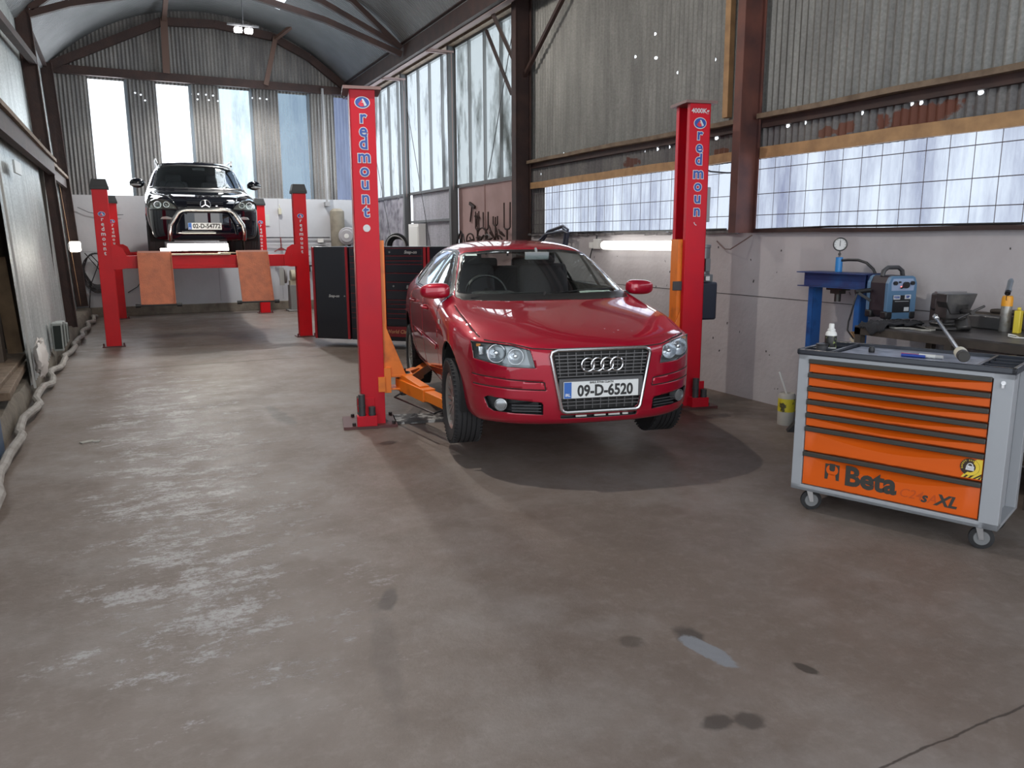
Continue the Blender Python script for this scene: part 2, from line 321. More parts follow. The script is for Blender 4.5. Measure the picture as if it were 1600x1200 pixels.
def corr(b, u0, u1, f, zlo, zhi, pitch=.076, amp=.011, seg=6, nz=1, mi=0):
    """f(u, z, off) -> point; waves along u"""
    n = max(2, int((u1-u0)/pitch*seg)); prev = None
    for i in range(n+1):
        u = u0+(u1-u0)*i/n; o = amp*math.sin(2*PI*u/pitch); z0 = zlo(u) if callable(zlo) else zlo; z1 = zhi(u) if callable(zhi) else zhi
        cur = [b.bm.verts.new(f(u, z0+(z1-z0)*k/nz, o)) for k in range(nz+1)]
        if prev:
            for k in range(nz): b.bm.faces.new((prev[k], cur[k], cur[k+1], prev[k+1])).material_index = mi
        prev = cur
def sheet_mat(name, c1, c2, rough=.5, metal=.35, streak=True, rust=None, holes=None):
    mt = bpy.data.materials.new(name); mt.use_nodes = True; nt = mt.node_tree; p = nt.nodes['Principled BSDF']; L = nt.links.new; N = nt.nodes.new
    tc = N('ShaderNodeTexCoord'); mp = N('ShaderNodeMapping'); mp.inputs['Scale'].default_value = (3, 3, .5); L(tc.outputs['Object'], mp.inputs[0])
    n = N('ShaderNodeTexNoise'); n.inputs['Scale'].default_value = 2; n.inputs['Detail'].default_value = 6; L(mp.outputs[0], n.inputs['Vector'])
    mr = N('ShaderNodeMapRange'); mr.inputs[1].default_value = .35; mr.inputs[2].default_value = .68; L(n.outputs['Fac'], mr.inputs[0])
    mx = N('ShaderNodeMix'); mx.data_type = 'RGBA'; mx.inputs[6].default_value = (*c1, 1); mx.inputs[7].default_value = (*c2, 1); L(mr.outputs[0], mx.inputs[0])
    out = mx.outputs[2]
    n3 = N('ShaderNodeTexNoise'); n3.inputs['Scale'].default_value = 40; n3.inputs['Detail'].default_value = 3; L(tc.outputs['Object'], n3.inputs['Vector'])
    m3 = N('ShaderNodeMix'); m3.data_type = 'RGBA'; m3.blend_type = 'MULTIPLY'; m3.inputs[0].default_value = .5; L(out, m3.inputs[6])
    r3 = N('ShaderNodeMapRange'); r3.inputs[1].default_value = .3; r3.inputs[2].default_value = .7; r3.inputs[3].default_value = .6; r3.inputs[4].default_value = 1.2; L(n3.outputs['Fac'], r3.inputs[0]); L(r3.outputs[0], m3.inputs[7]); out = m3.outputs[2]
    if rust:
        for cx, cy, cz, rx, ry, rz_, col in rust:
            m4 = N('ShaderNodeMapping'); m4.vector_type = 'TEXTURE'; m4.inputs['Location'].default_value = (cx, cy, cz); m4.inputs['Scale'].default_value = (rx, ry, rz_); L(tc.outputs['Object'], m4.inputs[0])
            le = N('ShaderNodeVectorMath'); le.operation = 'LENGTH'; L(m4.outputs[0], le.inputs[0])
            ww = N('ShaderNodeTexNoise'); ww.inputs['Scale'].default_value = 9; ww.inputs['Detail'].default_value = 4; L(tc.outputs['Object'], ww.inputs['Vector'])
            a = N('ShaderNodeMath'); a.operation = 'MULTIPLY_ADD'; a.inputs[1].default_value = 1.8; L(ww.outputs['Fac'], a.inputs[0]); L(le.outputs['Value'], a.inputs[2])
            r = N('ShaderNodeMapRange'); r.inputs[1].default_value = 1.95; r.inputs[2].default_value = 1.8; L(a.outputs[0], r.inputs[0])
            m5 = N('ShaderNodeMix'); m5.data_type = 'RGBA'; L(r.outputs[0], m5.inputs[0]); L(out, m5.inputs[6]); m5.inputs[7].default_value = (*col, 1); out = m5.outputs[2]
    L(out, p.inputs['Base Color']); p.inputs['Roughness'].default_value = rough; p.inputs['Metallic'].default_value = metal
    if holes:      # nail holes right through the sheet
        acc = None
        for hx_, hy_, hz_ in holes:
            m6 = N('ShaderNodeMapping'); m6.vector_type = 'TEXTURE'; m6.inputs['Location'].default_value = (hx_, hy_, hz_); m6.inputs['Scale'].default_value = (.3 if hx_ > 5.5 else .018, .018 if hx_ > 5.5 else .3, .018); L(tc.outputs['Object'], m6.inputs[0])
            le = N('ShaderNodeVectorMath'); le.operation = 'LENGTH'; L(m6.outputs[0], le.inputs[0]); lt = N('ShaderNodeMath'); lt.operation = 'LESS_THAN'; lt.inputs[1].default_value = 1; L(le.outputs['Value'], lt.inputs[0])
            if acc is None: acc = lt.outputs[0]
            else:
                ad = N('ShaderNodeMath'); ad.operation = 'MAXIMUM'; L(acc, ad.inputs[0]); L(lt.outputs[0], ad.inputs[1]); acc = ad.outputs[0]
        tr_ = N('ShaderNodeBsdfTransparent'); ms = N('ShaderNodeMixShader'); L(acc, ms.inputs[0]); L(p.outputs[0], ms.inputs[1]); L(tr_.outputs[0], ms.inputs[2]); L(ms.outputs[0], nt.nodes['Material Output'].inputs[0])
    return mt
GALV = sheet_mat('galvanised_sheet', (.16, .16, .155), (.24, .24, .23), .55, .3, holes=[(5.62, 8.11, 3.73), (5.62, 7.71, 3.64), (5.62, 7.31, 3.41), (5.62, 6.68, 3.42), (5.62, 7.73, 3.90), (5.62, 9.79, 2.785)])
GALVD = sheet_mat('dark_galvanised_sheet', (.17, .165, .165), (.27, .26, .25), .55, .3, holes=[(.537, 19, 4.69), (.645, 19, 4.66), (.72, 19, 4.55), (1.64, 19, 4.746), (1.79, 19, 4.757), (1.95, 19, 4.756), (2.095, 19, 4.75), (1.77, 19, 4.65), (2.0, 19, 4.65), (2.19, 19, 4.64), (2.92, 19, 4.76), (3.09, 19, 4.76), (3.24, 19, 4.755)])
LSHEET = sheet_mat('pale_ribbed_sheet', (.40, .43, .43), (.55, .58, .58), .4, .35)
OLDS = sheet_mat('old_corroded_sheet', (.10, .095, .10), (.17, .165, .16), .6, .2, rust=[
    (5.6, 4.22, 2.53, .4, .36, .10, (.12, .035, .018)), (5.6, 5.15, 2.52, .4, .10, .05, (.13, .05, .03)), (5.6, 4.95, 2.52, .3, .10, .06, (.14, .05, .03)), (5.6, 8.1, 2.52, .3, .14, .06, (.10, .04, .03)),
    (5.6, 6.5, 2.49, .3, .12, .03, (.13, .05, .03)), (5.6, 3.3, 2.55, .3, .08, .04, (.16, .07, .04))], holes=[(5.62, y_, z_) for y_, z_ in ((7.83, 2.62), (7.58, 2.62), (7.36, 2.62), (6.74, 2.63), (6.58, 2.63), (5.60, 2.63), (5.39, 2.63), (4.78, 2.63), (4.32, 2.635), (4.24, 2.63), (3.77, 2.63), (10.4, 2.55))])
PAINTW = mat('painted_concrete', (.47, .445, .46), .75, 0, noise=(2.2, (.40, .37, .385), .35, .7), bump=(22, .5))
PAINTE = mat('painted_blockwork', (.48, .49, .52), .7, 0, noise=(1.4, (.42, .43, .46), .35, .7), bump=(12, .25))
CONC = mat('bare_concrete', (.21, .185, .15), .9, 0, noise=(6, (.13, .11, .09), .35, .7), bump=(25, .6))
# ---- right wall: concrete below, glazed strip, sheets above
WX = 5.6
b = B(); b.box((WX+.12, 4.0, .83), (.24, 14.0, 1.66)); struct('wall_right', b, PAINTW, smooth=0)
b = B()
for y0, z0, y1, z1 in ((11, 1.043, 5.9, 1.042), (5.9, 1.042, -3, 1.042)): b.bar((WX-.001, y0, z0), (WX-.001, y1, z1), .004, .006)
random.seed(5)
for k in range(70):
    y, z = random.uniform(.8, 9), random.uniform(.15, 1.55); b.box((WX-.001, y, z), (.003, random.uniform(.004, .014), random.uniform(.008, .03)), rot=(random.uniform(-.6, .6), 0, 0))
struct('trim_wall_cracks', b, mat('crack_dark', (.06, .055, .055), .9), smooth=0)
b = B(); corr(b, -3, 11.0, lambda u, z, o: (WX+.06+o, u, z), 2.72, 5.15, seg=6); struct('wall_right_upper_sheeting', b, GALV)
b = B(); corr(b, -3, 11.0, lambda u, z, o: (WX+.03+o, u, z), 2.36, 2.74, seg=6)
corr(b, 10.3, 11.0, lambda u, z, o: (WX+.045+o, u, z), 1.66, 2.40, seg=6); struct('wall_right_lower_sheeting', b, OLDS)
# bright pinholes of daylight where nail holes pierce the sheets
PANE = pane_mat('clear_corrugated_sheet', (.45, .47, .51), (.165, .175, .24), (1.5, 1.1, .25), .42, .72, .10)
b = B(); corr(b, -3, 10.3, lambda u, z, o: (WX+.05+o, u, z), 1.64, 2.40, seg=6); struct('window_1', b, PANE)
WIRE = mat('rusty_wire', (.10, .08, .09), .6)
b = B()
y = -2.9
while y < 10.9:
    b.tube([(WX+.02, y, 1.66), (WX+.02, y, 2.38)], .0032, 4); y += .196
for z in (1.83, 2.03, 2.265): b.tube([(WX+.018, -3, z), (WX+.018, 10.9, z)], .0035, 4)
struct('window_mesh_grille', b, WIRE)
# timber rails
def rail(name, p0, p1, w, h, m_, seed=0):
    b = B(); p0, p1 = Vector(p0), Vector(p1); n = 12; random.seed(seed); a = None
    pts = [p0.lerp(p1, i/n)+Vector((0, 0, random.uniform(-.006, .006))) for i in range(n+1)]
    rings = []
    for p in pts:
        d = (p1-p0).normalized(); x = d.cross(Vector((0, 0, 1))).normalized()
        rings.append([b.bm.verts.new(p+x*sx*w/2+Vector((0, 0, sz*h/2))) for sx, sz in ((-1, -1), (1, -1), (1, 1), (-1, 1))])
    for i in range(n):
        for k in range(4): b.bm.faces.new((rings[i][k], rings[i+1][k], rings[i+1][(k+1) % 4], rings[i][(k+1) % 4]))
    b.bm.faces.new(rings[0]); b.bm.faces.new(rings[-1][::-1]); return struct(name, b, m_, smooth=0)
rail('trim_1', (WX-.01, -3, 2.42), (WX-.01, 5.88, 2.41), .05, .105, WOODY, 1)
rail('trim_2', (WX-.01, 6.02, 2.41), (WX-.01, 10.62, 2.395), .05, .09, WOODY, 2)
rail('trim_3', (WX-.03, -3, 2.74), (WX-.03, 5.88, 2.74), .14, .045, WOOD, 3)
rail('trim_4', (WX-.03, 6.02, 2.74), (WX-.03, 10.62, 2.735), .14, .045, WOOD, 4)
b = B(); b.bar((WX+.0, -3, 2.68), (WX+.0, 5.88, 2.68), .05, .075); b.bar((WX+.0, 6.02, 2.68), (WX+.0, 10.62, 2.68), .05, .075); struct('trim_5', b, RUST, smooth=0)
rail('trim_6', (WX-.02, -3, 1.665), (WX-.02, 5.9, 1.675), .06, .035, RUST, 6)
b = B(); random.seed(11)
for y0 in [i*.22 for i in range(28, 49)]:
    b.box((WX+.03+random.uniform(-.01, .01), y0+.1, 1.672+random.uniform(-.008, .012)), (.13, .24, .035), rot=(random.uniform(-.06, .06), 0, random.uniform(-.05, .05)))
struct('trim_7', b, mat('grey_mortar', (.17, .16, .165), .9, noise=(12, (.10, .095, .10), .4, .6)), smooth=0)
b = B(); b.bar((WX-.03, 6.37, 2.80), (WX-.03, 6.40, 4.9), .075, .06, up=(1, 0, 0)); struct('trim_8', b, WOODY, smooth=0)
# steel columns and braces of the frame
b = B(); b.ibeam((5.455, 5.95, 1.66), (5.455, 5.95, 5.1), .10, .26, .012, up=(1, 0, 0)); struct('steel_column', b, mat('red_oxide_steel', (.15, .055, .04), .7, noise=(4, (.07, .03, .028), .35, .7)), smooth=0)
b = B(); b.ibeam((5.47, 10.72, 0), (5.47, 10.72, 5.1), .14, .26, .014, up=(1, 0, 0)); struct('steel_column', b, RUST, smooth=0)
b = B(); b.bar((WX-.08, 10.75, 3.95), (WX-.08, 9.45, 4.85), .05, .05); struct('steel_brace', b, RUST, smooth=0)
b = B(); b.bar((5.1, 11.25, 5.2), (5.42, 10.86, 4.2), .05, .05); b.bar((5.45, 11.9, 4.85), (5.45, 11.0, 3.75), .04, .04); struct('steel_brace', b, RUST, smooth=0)
# ---- end wall
EY = 19.0
def arch(x, dz=0): 
    t = 17.47-(x-2.05)**2
    return 2.27+math.sqrt(max(t, .5))+dz
b = B(); b.box((2.3, EY+.12, 1.28), (7.2, .24, 2.56)); struct('wall_back', b, PAINTE, smooth=0)
b = B(); b.box((2.2, EY-.03, .1), (6.1, .06, .2)); struct('baseboard_back', b, CONC, bevel=.01)
b = B()
for x in (.55, 1.95, 3.35): b.box((x, EY-.001, 1.4), (.006, .003, 2.3))
b.box((2.3, EY-.001, 1.38), (6.4, .003, .006)); struct('trim_back_wall_joints', b, mat('joint_grey', (.20, .20, .22), .8), smooth=0)
WINS = [(-.34, .33), (.95, 1.59), (2.22, 2.85), (3.49, 4.13), (4.76, 5.35)]
b = B()
xs = [-1.3]+[v for w in WINS for v in w]+[5.75]
for i in range(0, len(xs), 2): corr(b, xs[i], xs[i+1], lambda u, z, o: (u, EY+.06+o, z), 2.54, 4.95, .076, .012, 6)
corr(b, -1.3, 5.75, lambda u, z, o: (u, EY+.04+o, z), 4.90, lambda u: arch(u, .1), .076, .012, 6)
struct('wall_back_sheeting', b, GALVD)
for i, (x0, x1) in enumerate(WINS):
    dirt = [(.98, .98, 1), (.9, .95, 1), (.24, .28, .30), (.11, .15, .20), (.055, .065, .11)][i]
    pm = pane_mat('window_sheet_%d' % (i+1), [(1, 1, 1), (1, 1, 1), (.5, .58, .60), (.17, .22, .26), (.11, .13, .20)][i], dirt, (1.2, 1, .35), .45, .75, .08)
    b = B(); corr(b, x0-.02, x1+.02, lambda u, z, o: (u, EY+.075+o, z), 2.54, 4.95, .076, .010, 6); struct('window_%d' % (i+2), b, pm)
b = B()
for x0, x1 in WINS: b.box((x1+.035, EY+.03, 3.75), (.05, .02, 2.36))
struct('window_flashing', b, mat('bluish_flashing', (.13, .16, .19), .5, .3), smooth=0)
b = B(); b.box((2.05, EY-.06, 5.03), (6.2, .10, .17)); struct('roof_beam', b, RUST, smooth=0)
# end truss: faceted chord plus struts
def chord(name, pts, w, h, m_=RUST):
    b = B()
    for p, q in zip(pts[:-1], pts[1:]): b.bar(p, q, w, h)
    return struct(name, b, m_, smooth=0)
chord('roof_truss_chord', [(x, EY-.12, z) for x, z in ((-.95, 5.08), (.2, 5.66), (1.15, 6.13), (2.2, 6.19), (3.4, 6.06), (4.2, 5.70), (5.0, 5.12))], .10, .16)
b = B(); b.bar((1.20, EY-.16, 6.2), (1.17, EY-.16, 5.1), .14, .06, up=(0, 1, 0)); b.bar((3.47, EY-.16, 6.05), (3.2, EY-.16, 5.02), .10, .06, up=(0, 1, 0)); b.bar((3.47, EY-.16, 6.02), (3.80, EY-1.2, 6.2), .08, .06); b.bar((1.2, EY-.16, 6.15), (1.2, EY-1.6, 6.35), .09, .06); struct('roof_truss_strut', b, mat('brown_strut_steel', (.12, .07, .055), .7), smooth=0)
# middle truss over the four post hoist
TY = 14.75
chord('roof_truss_chord', [(x, TY, z) for x, z in ((-.98, 5.03), (-.4, 5.26), (.3, 5.44), (.85, 5.60), (1.6, 5.74), (2.3, 5.72), (3.6, 5.46), (5.0, 5.02))], .09, .10)
chord('roof_truss_rib', [(x, TY, arch(x, -.06)) for x in (-.95, 0, 1, 2.05, 3.1, 4.1)]+[(5.0, TY, 5.13)], .09, .09)
chord('roof_truss_rib', [(3.1, TY, 5.9), (3.55, TY, 5.77), (4.95, TY, 5.16)], .07, .09)
# near truss (just outside the picture's top edge)
chord('roof_truss_rib', [(x, 8.6, arch(x, -.06)) for x in (-.95, 0, 1, 2.05, 3.1, 4.1, 5.0)], .09, .12)
# ---- barrel roof
def roofmat():
    mt = mat('dark_corrugated_roof', (.19, .195, .20), .6, .1, noise=(1.4, (.135, .14, .145), .3, .7)); nt = mt.node_tree; p = nt.nodes['Principled BSDF']
    tc = nt.nodes.new('ShaderNodeTexCoord'); w = nt.nodes.new('ShaderNodeTexWave'); w.wave_type = 'BANDS'; w.bands_direction = 'Y'; w.inputs['Scale'].default_value = 4.1
    nt.links.new(tc.outputs['Object'], w.inputs['Vector']); bp = nt.nodes.new('ShaderNodeBump'); bp.inputs['Strength'].default_value = .8; bp.inputs['Distance'].default_value = .02
    nt.links.new(w.outputs['Fac'], bp.inputs['Height']); nt.links.new(bp.outputs[0], p.inputs['Normal']); return mt
b = B(); n = 40
xs = [-1.25+(6.3)*i/n for i in range(n+1)]
ys = [-4.2, 13.5, 17.4, 19.2]
def rv(x, y): return b.bm.verts.new((x, y, arch(x)))
g_ = [[rv(x, y) for x in xs] for y in ys]
for j in range(3):
    for i in range(n):
        if j == 1 and 2.55 < (xs[i]+xs[i+1])/2 < 3.25: continue
        b.bm.faces.new((g_[j][i], g_[j][i+1], g_[j+1][i+1], g_[j+1][i]))
struct('ceiling', b, roofmat())
b = B()
for i in range(n):
    if 2.45 < (xs[i]+xs[i+1])/2 < 3.35:
        a = [b.bm.verts.new((xs[i+d], y, arch(xs[i+d], .02))) for d, y in ((0, 13.45), (1, 13.45), (1, 17.45), (0, 17.45))]; b.bm.faces.new(a)
struct('window_skylight', b, pane_mat('skylight_sheet', (.95, .97, 1), (.25, .25, .2), (1, 1, 1), .5, .62, .1))
# valley beam carrying the barrel roof and the strip between it and the side wall
b = B(); b.ibeam((5.05, -4, 5.04), (5.05, 19, 5.04), .16, .34, .016); struct('valley_beam', b, RUST, smooth=0)
b = B(); b.box((5.11, 7.5, 4.858), (.10, 23, .008)); struct('trim_valley_flange', b, mat('pinkish_primer', (.24, .17, .165), .7), smooth=0)
b = B(); b.box((5.5, 7.5, 5.24), (1.0, 23.4, .03)); struct('ceiling_valley', b, RUST, smooth=0)
b = B(); b.bar((5.35, 11.0, 5.06), (5.35, 19, 5.06), .42, .02); b.bar((5.5, 11.0, 4.99), (5.5, 19, 4.99), .12, .05); struct('trim_eaves_boards', b, WOOD, smooth=0)
# ---- glazed side wall beyond the second column
GP = pane_mat('grimy_glazing', (.70, .72, .73), (.13, .135, .13), (1, 1, .35), .50, .8, .10)
GP2 = pane_mat('mossy_glazing', (.60, .62, .62), (.045, .05, .038), (1, 1.2, .4), .46, .74, .10)
posts = [11.05, 13.56, 16.18, 18.75]
FR = mat('grey_window_steel', (.12, .125, .13), .6)
for i in range(3):
    y0, y1 = posts[i], posts[i+1]
    b = B(); b.box((WX+.03, (y0+y1)/2, 3.76), (.008, y1-y0, 2.40)); w = struct('window_%d' % (7+i), b, GP2 if i == 0 else GP, smooth=0)
    b = B()
    for k in range(1, 4): b.box((WX, y0+(y1-y0)*k/4, 3.76), (.05, .028, 2.40))
    b.box((WX, (y0+y1)/2, 2.56), (.07, y1-y0, .05)); b.box((WX, (y0+y1)/2, 4.955), (.07, y1-y0, .05)); o = struct('window_frame', b, FR, smooth=0); o.parent = w
for y in posts[1:]:
    b = B(); b.ibeam((5.52, y, 0), (5.52, y, 5.0), .09, .14, .01, up=(1, 0, 0)); struct('steel_column', b, FR, smooth=0)
for y in (13.56, 16.18):
    b = B(); b.bar((5.06, y, 4.84), (5.52, y, 4.84), .05, .02); b.bar((5.06, y-.12, 4.85), (5.52, y-.12, 4.85), .02, .03); b.bar((5.5, y-.06, 4.86), (5.5, y-.06, 2.5), .012, .012, up=(1, 0, 0)); struct('steel_bracket', b, mat('pinkish_primer'), smooth=0)
b = B()
for (y0, z0, y1, z1) in ((16.1, 4.9, 14.2, .4), (11.9, 2.6, 11.0, 4.6), (18.7, 4.6, 16.6, .5)): b.tube([(5.46, y0, z0), (5.46, y1, z1)], .007, 5)
struct('trim_brace_rods', b, mat('dark_rod', (.07, .07, .075), .5, .5))
b = B(); b.box((WX+.02, 12.3, 1.28), (.03, 2.44, 2.5)); b.box((WX, 12.35, 1.28), (.02, .012, 2.5)); struct('wall_side_board', b, mat('pinkish_board', (.38, .25, .24), .75, noise=(2, (.30, .19, .18), .35, .7)), smooth=0)
b = B(); corr(b, 13.62, 16.1, lambda u, z, o: (WX+.03+o, u, z), 0, 2.54, .10, .012, 6); struct('wall_side_sheeting', b, sheet_mat('pale_side_sheet', (.42, .42, .47), (.52, .52, .58), .5, .15))
b = B(); b.bar((WX-.02, 13.62, 1.98), (WX-.02, 16.1, 1.98), .04, .04); struct('trim_side_rail', b, FR, smooth=0)
b = B(); random.seed(3); y = 16.25
while y < 18.95:
    w_ = random.uniform(.16, .3); b.box((WX+.02+random.uniform(-.01, .01), y+w_/2, 1.27), (.03, w_-.015, 2.52)); y += w_
struct('wall_side_boarding', b, mat('grey_boards', (.34, .33, .37), .8, noise=(6, (.17, .16, .19), .4, .65)), smooth=0)

# ---- left wall
def lx(y): return -.755+.006*(y-14.75) if y > 9 else -.79
def LXc(y, z): return lx(y)-.04*z           # face of the steel columns, leaning outwards
b = B()
for y, hgt in ((14.75, 5.15), (18.8, 5.1)):
    wy = .0; base = Vector((LXc(y, 0)-.105, y, 0.2 if y < 16 else .25)); top = Vector((LXc(y, hgt)-.105, y, hgt)); b.ibeam(base, top, .13, .21, .013, up=(1, 0, 0))
    struct('steel_column', b, RUST, smooth=0); b = B()
b.bm.free()
b = B(); corr(b, 4, 19.1, lambda u, z, o: (LXc(u, z)-.22+o, u, z), 2.72, 5.3, .15, .008, 6); struct('wall_left', b, LSHEET)
b = B(); corr(b, 9.25, 19.1, lambda u, z, o: ((LXc(u, z)-.15 if u < 14.7 else LXc(u, z)-.22)+o, u, z), .14, 2.85, .15, .009, 6); struct('wall_left_lower_sheeting', b, LSHEET)
b = B(); b.box((-.965, 9.22, 1.42), (.02, .05, 2.6), rot=(0, math.radians(-2.3), 0)); struct('trim_9', b, mat('pale_edge', (.40, .40, .38), .6), smooth=0)
b = B(); b.box((-1.75, 8.5, 1.5), (.05, 11, 3.2)); b.box((-1.35, 13.9, 1.5), (.8, .05, 3.2)); struct('wall_left_recess', b, mat('dark_boards', (.05, .045, .04), .9), smooth=0)
b = B(); b.bar((-.97, 4.0, 2.68), (LXc(14.7, 2.8)-.02, 14.7, 2.74), .09, .20); b.bar((LXc(14.9, 2.8)-.1, 14.85, 2.74), (LXc(18.7, 2.8)-.08, 18.75, 2.76), .06, .17); struct('trim_10', b, RUST, smooth=0)
rail('trim_11', (-.93, 4.0, 2.80), (LXc(14.7, 2.8)+.01, 14.75, 2.865), .10, .05, WOOD, 21)
rail('trim_12', (LXc(14.8, 2.8)-.05, 14.8, 2.865), (LXc(18.8, 2.8)-.04, 18.8, 2.88), .07, .05, WOOD, 22)
b = B(); b.bar((-1.05, 9.0, 3.95), (LXc(14.7, 4.4)-.05, 14.7, 4.35), .10, .10); b.bar((-1.18, 14.7, 5.14), (-1.18, 4, 5.14), .16, .18); b.bar((-1.1, 14.75, 5.12), (-1.1, 18.9, 5.10), .14, .16); struct('trim_13', b, RUST, smooth=0)
rail('trim_14', (-.83, 18.0, .35), (-.98, 18.0, 2.7), .10, .05, WOODY, 9)
# foundation kerb (rough) along the left wall
def kerb(name, path, w, h, seed, m_=CONC):
    random.seed(seed); b = B(); rings = []
    for i, (x, y) in enumerate(path):
        j = lambda s: random.uniform(-s, s)
        rings.append([b.bm.verts.new(p) for p in ((x+j(.015), y, -.01), (x-.02+j(.015), y, h*.75+j(.02)), (x-.05+j(.02), y, h+j(.02)), (x-w, y, h+j(.03)), (x-w, y, -.01))])
    for i in range(len(rings)-1):
        for k in range(4): b.bm.faces.new((rings[i][k], rings[i][k+1], rings[i+1][k+1], rings[i+1][k]))
    b.bm.faces.new(rings[0]); b.bm.faces.new(rings[-1]); return struct(name, b, m_, smooth=50)
def kx(y):
    P = [(3, -.84), (6.1, -.90), (8, -.92), (10.3, -.90), (14.7, -.76), (19.2, -.63)]
    for (a, c), (d, e) in zip(P[:-1], P[1:]):
        if a <= y <= d: return c+(e-c)*(y-a)/(d-a)
    return P[0][1]
kerb('wall_left_footing', [(kx(3+i*.4)-.03, 3+i*.4) for i in range(41)], .45, .21, 4)
# plank ledge and posts in the open bay near the camera
b = B(); b.box((-1.24, 7.6, .38), (.42, 4.6, .06), rot=(0, .05, 0)); b.box((-1.02, 8.6, .32), (.1, 2.0, .07), rot=(0, 0, .03)); struct('sill_ledge', b, WOOD, bevel=.008, smooth=0)
for nm, y, w_, mm, x in (('timber_post', 10.1, .34, mat('tan_timber', (.30, .20, .115), .8, noise=(5, (.17, .11, .065), .35, .7)), -1.13), ('timber_post', 9.30, .22, mat('dark_timber', (.085, .065, .05), .8), -1.22), ('timber_post', 8.45, .18, mat('dark_timber'), -1.35)):
    b = B(); b.bar((x, y, .40), (x-.06, y, 1.45 if y > 10 else 2.66), w_, .14, up=(1, 0, 0)); struct(nm, b, mm, smooth=0)
b = B(); b.box((-1.14, 9.7, 2.02), (.05, 1.7, 1.15)); struct('wall_left_brown_board', b, mat('brown_board', (.13, .10, .065), .8), smooth=0)
# shell that keeps stray daylight out
SHELL = mat('outer_shell', (.05, .05, .05), .9)
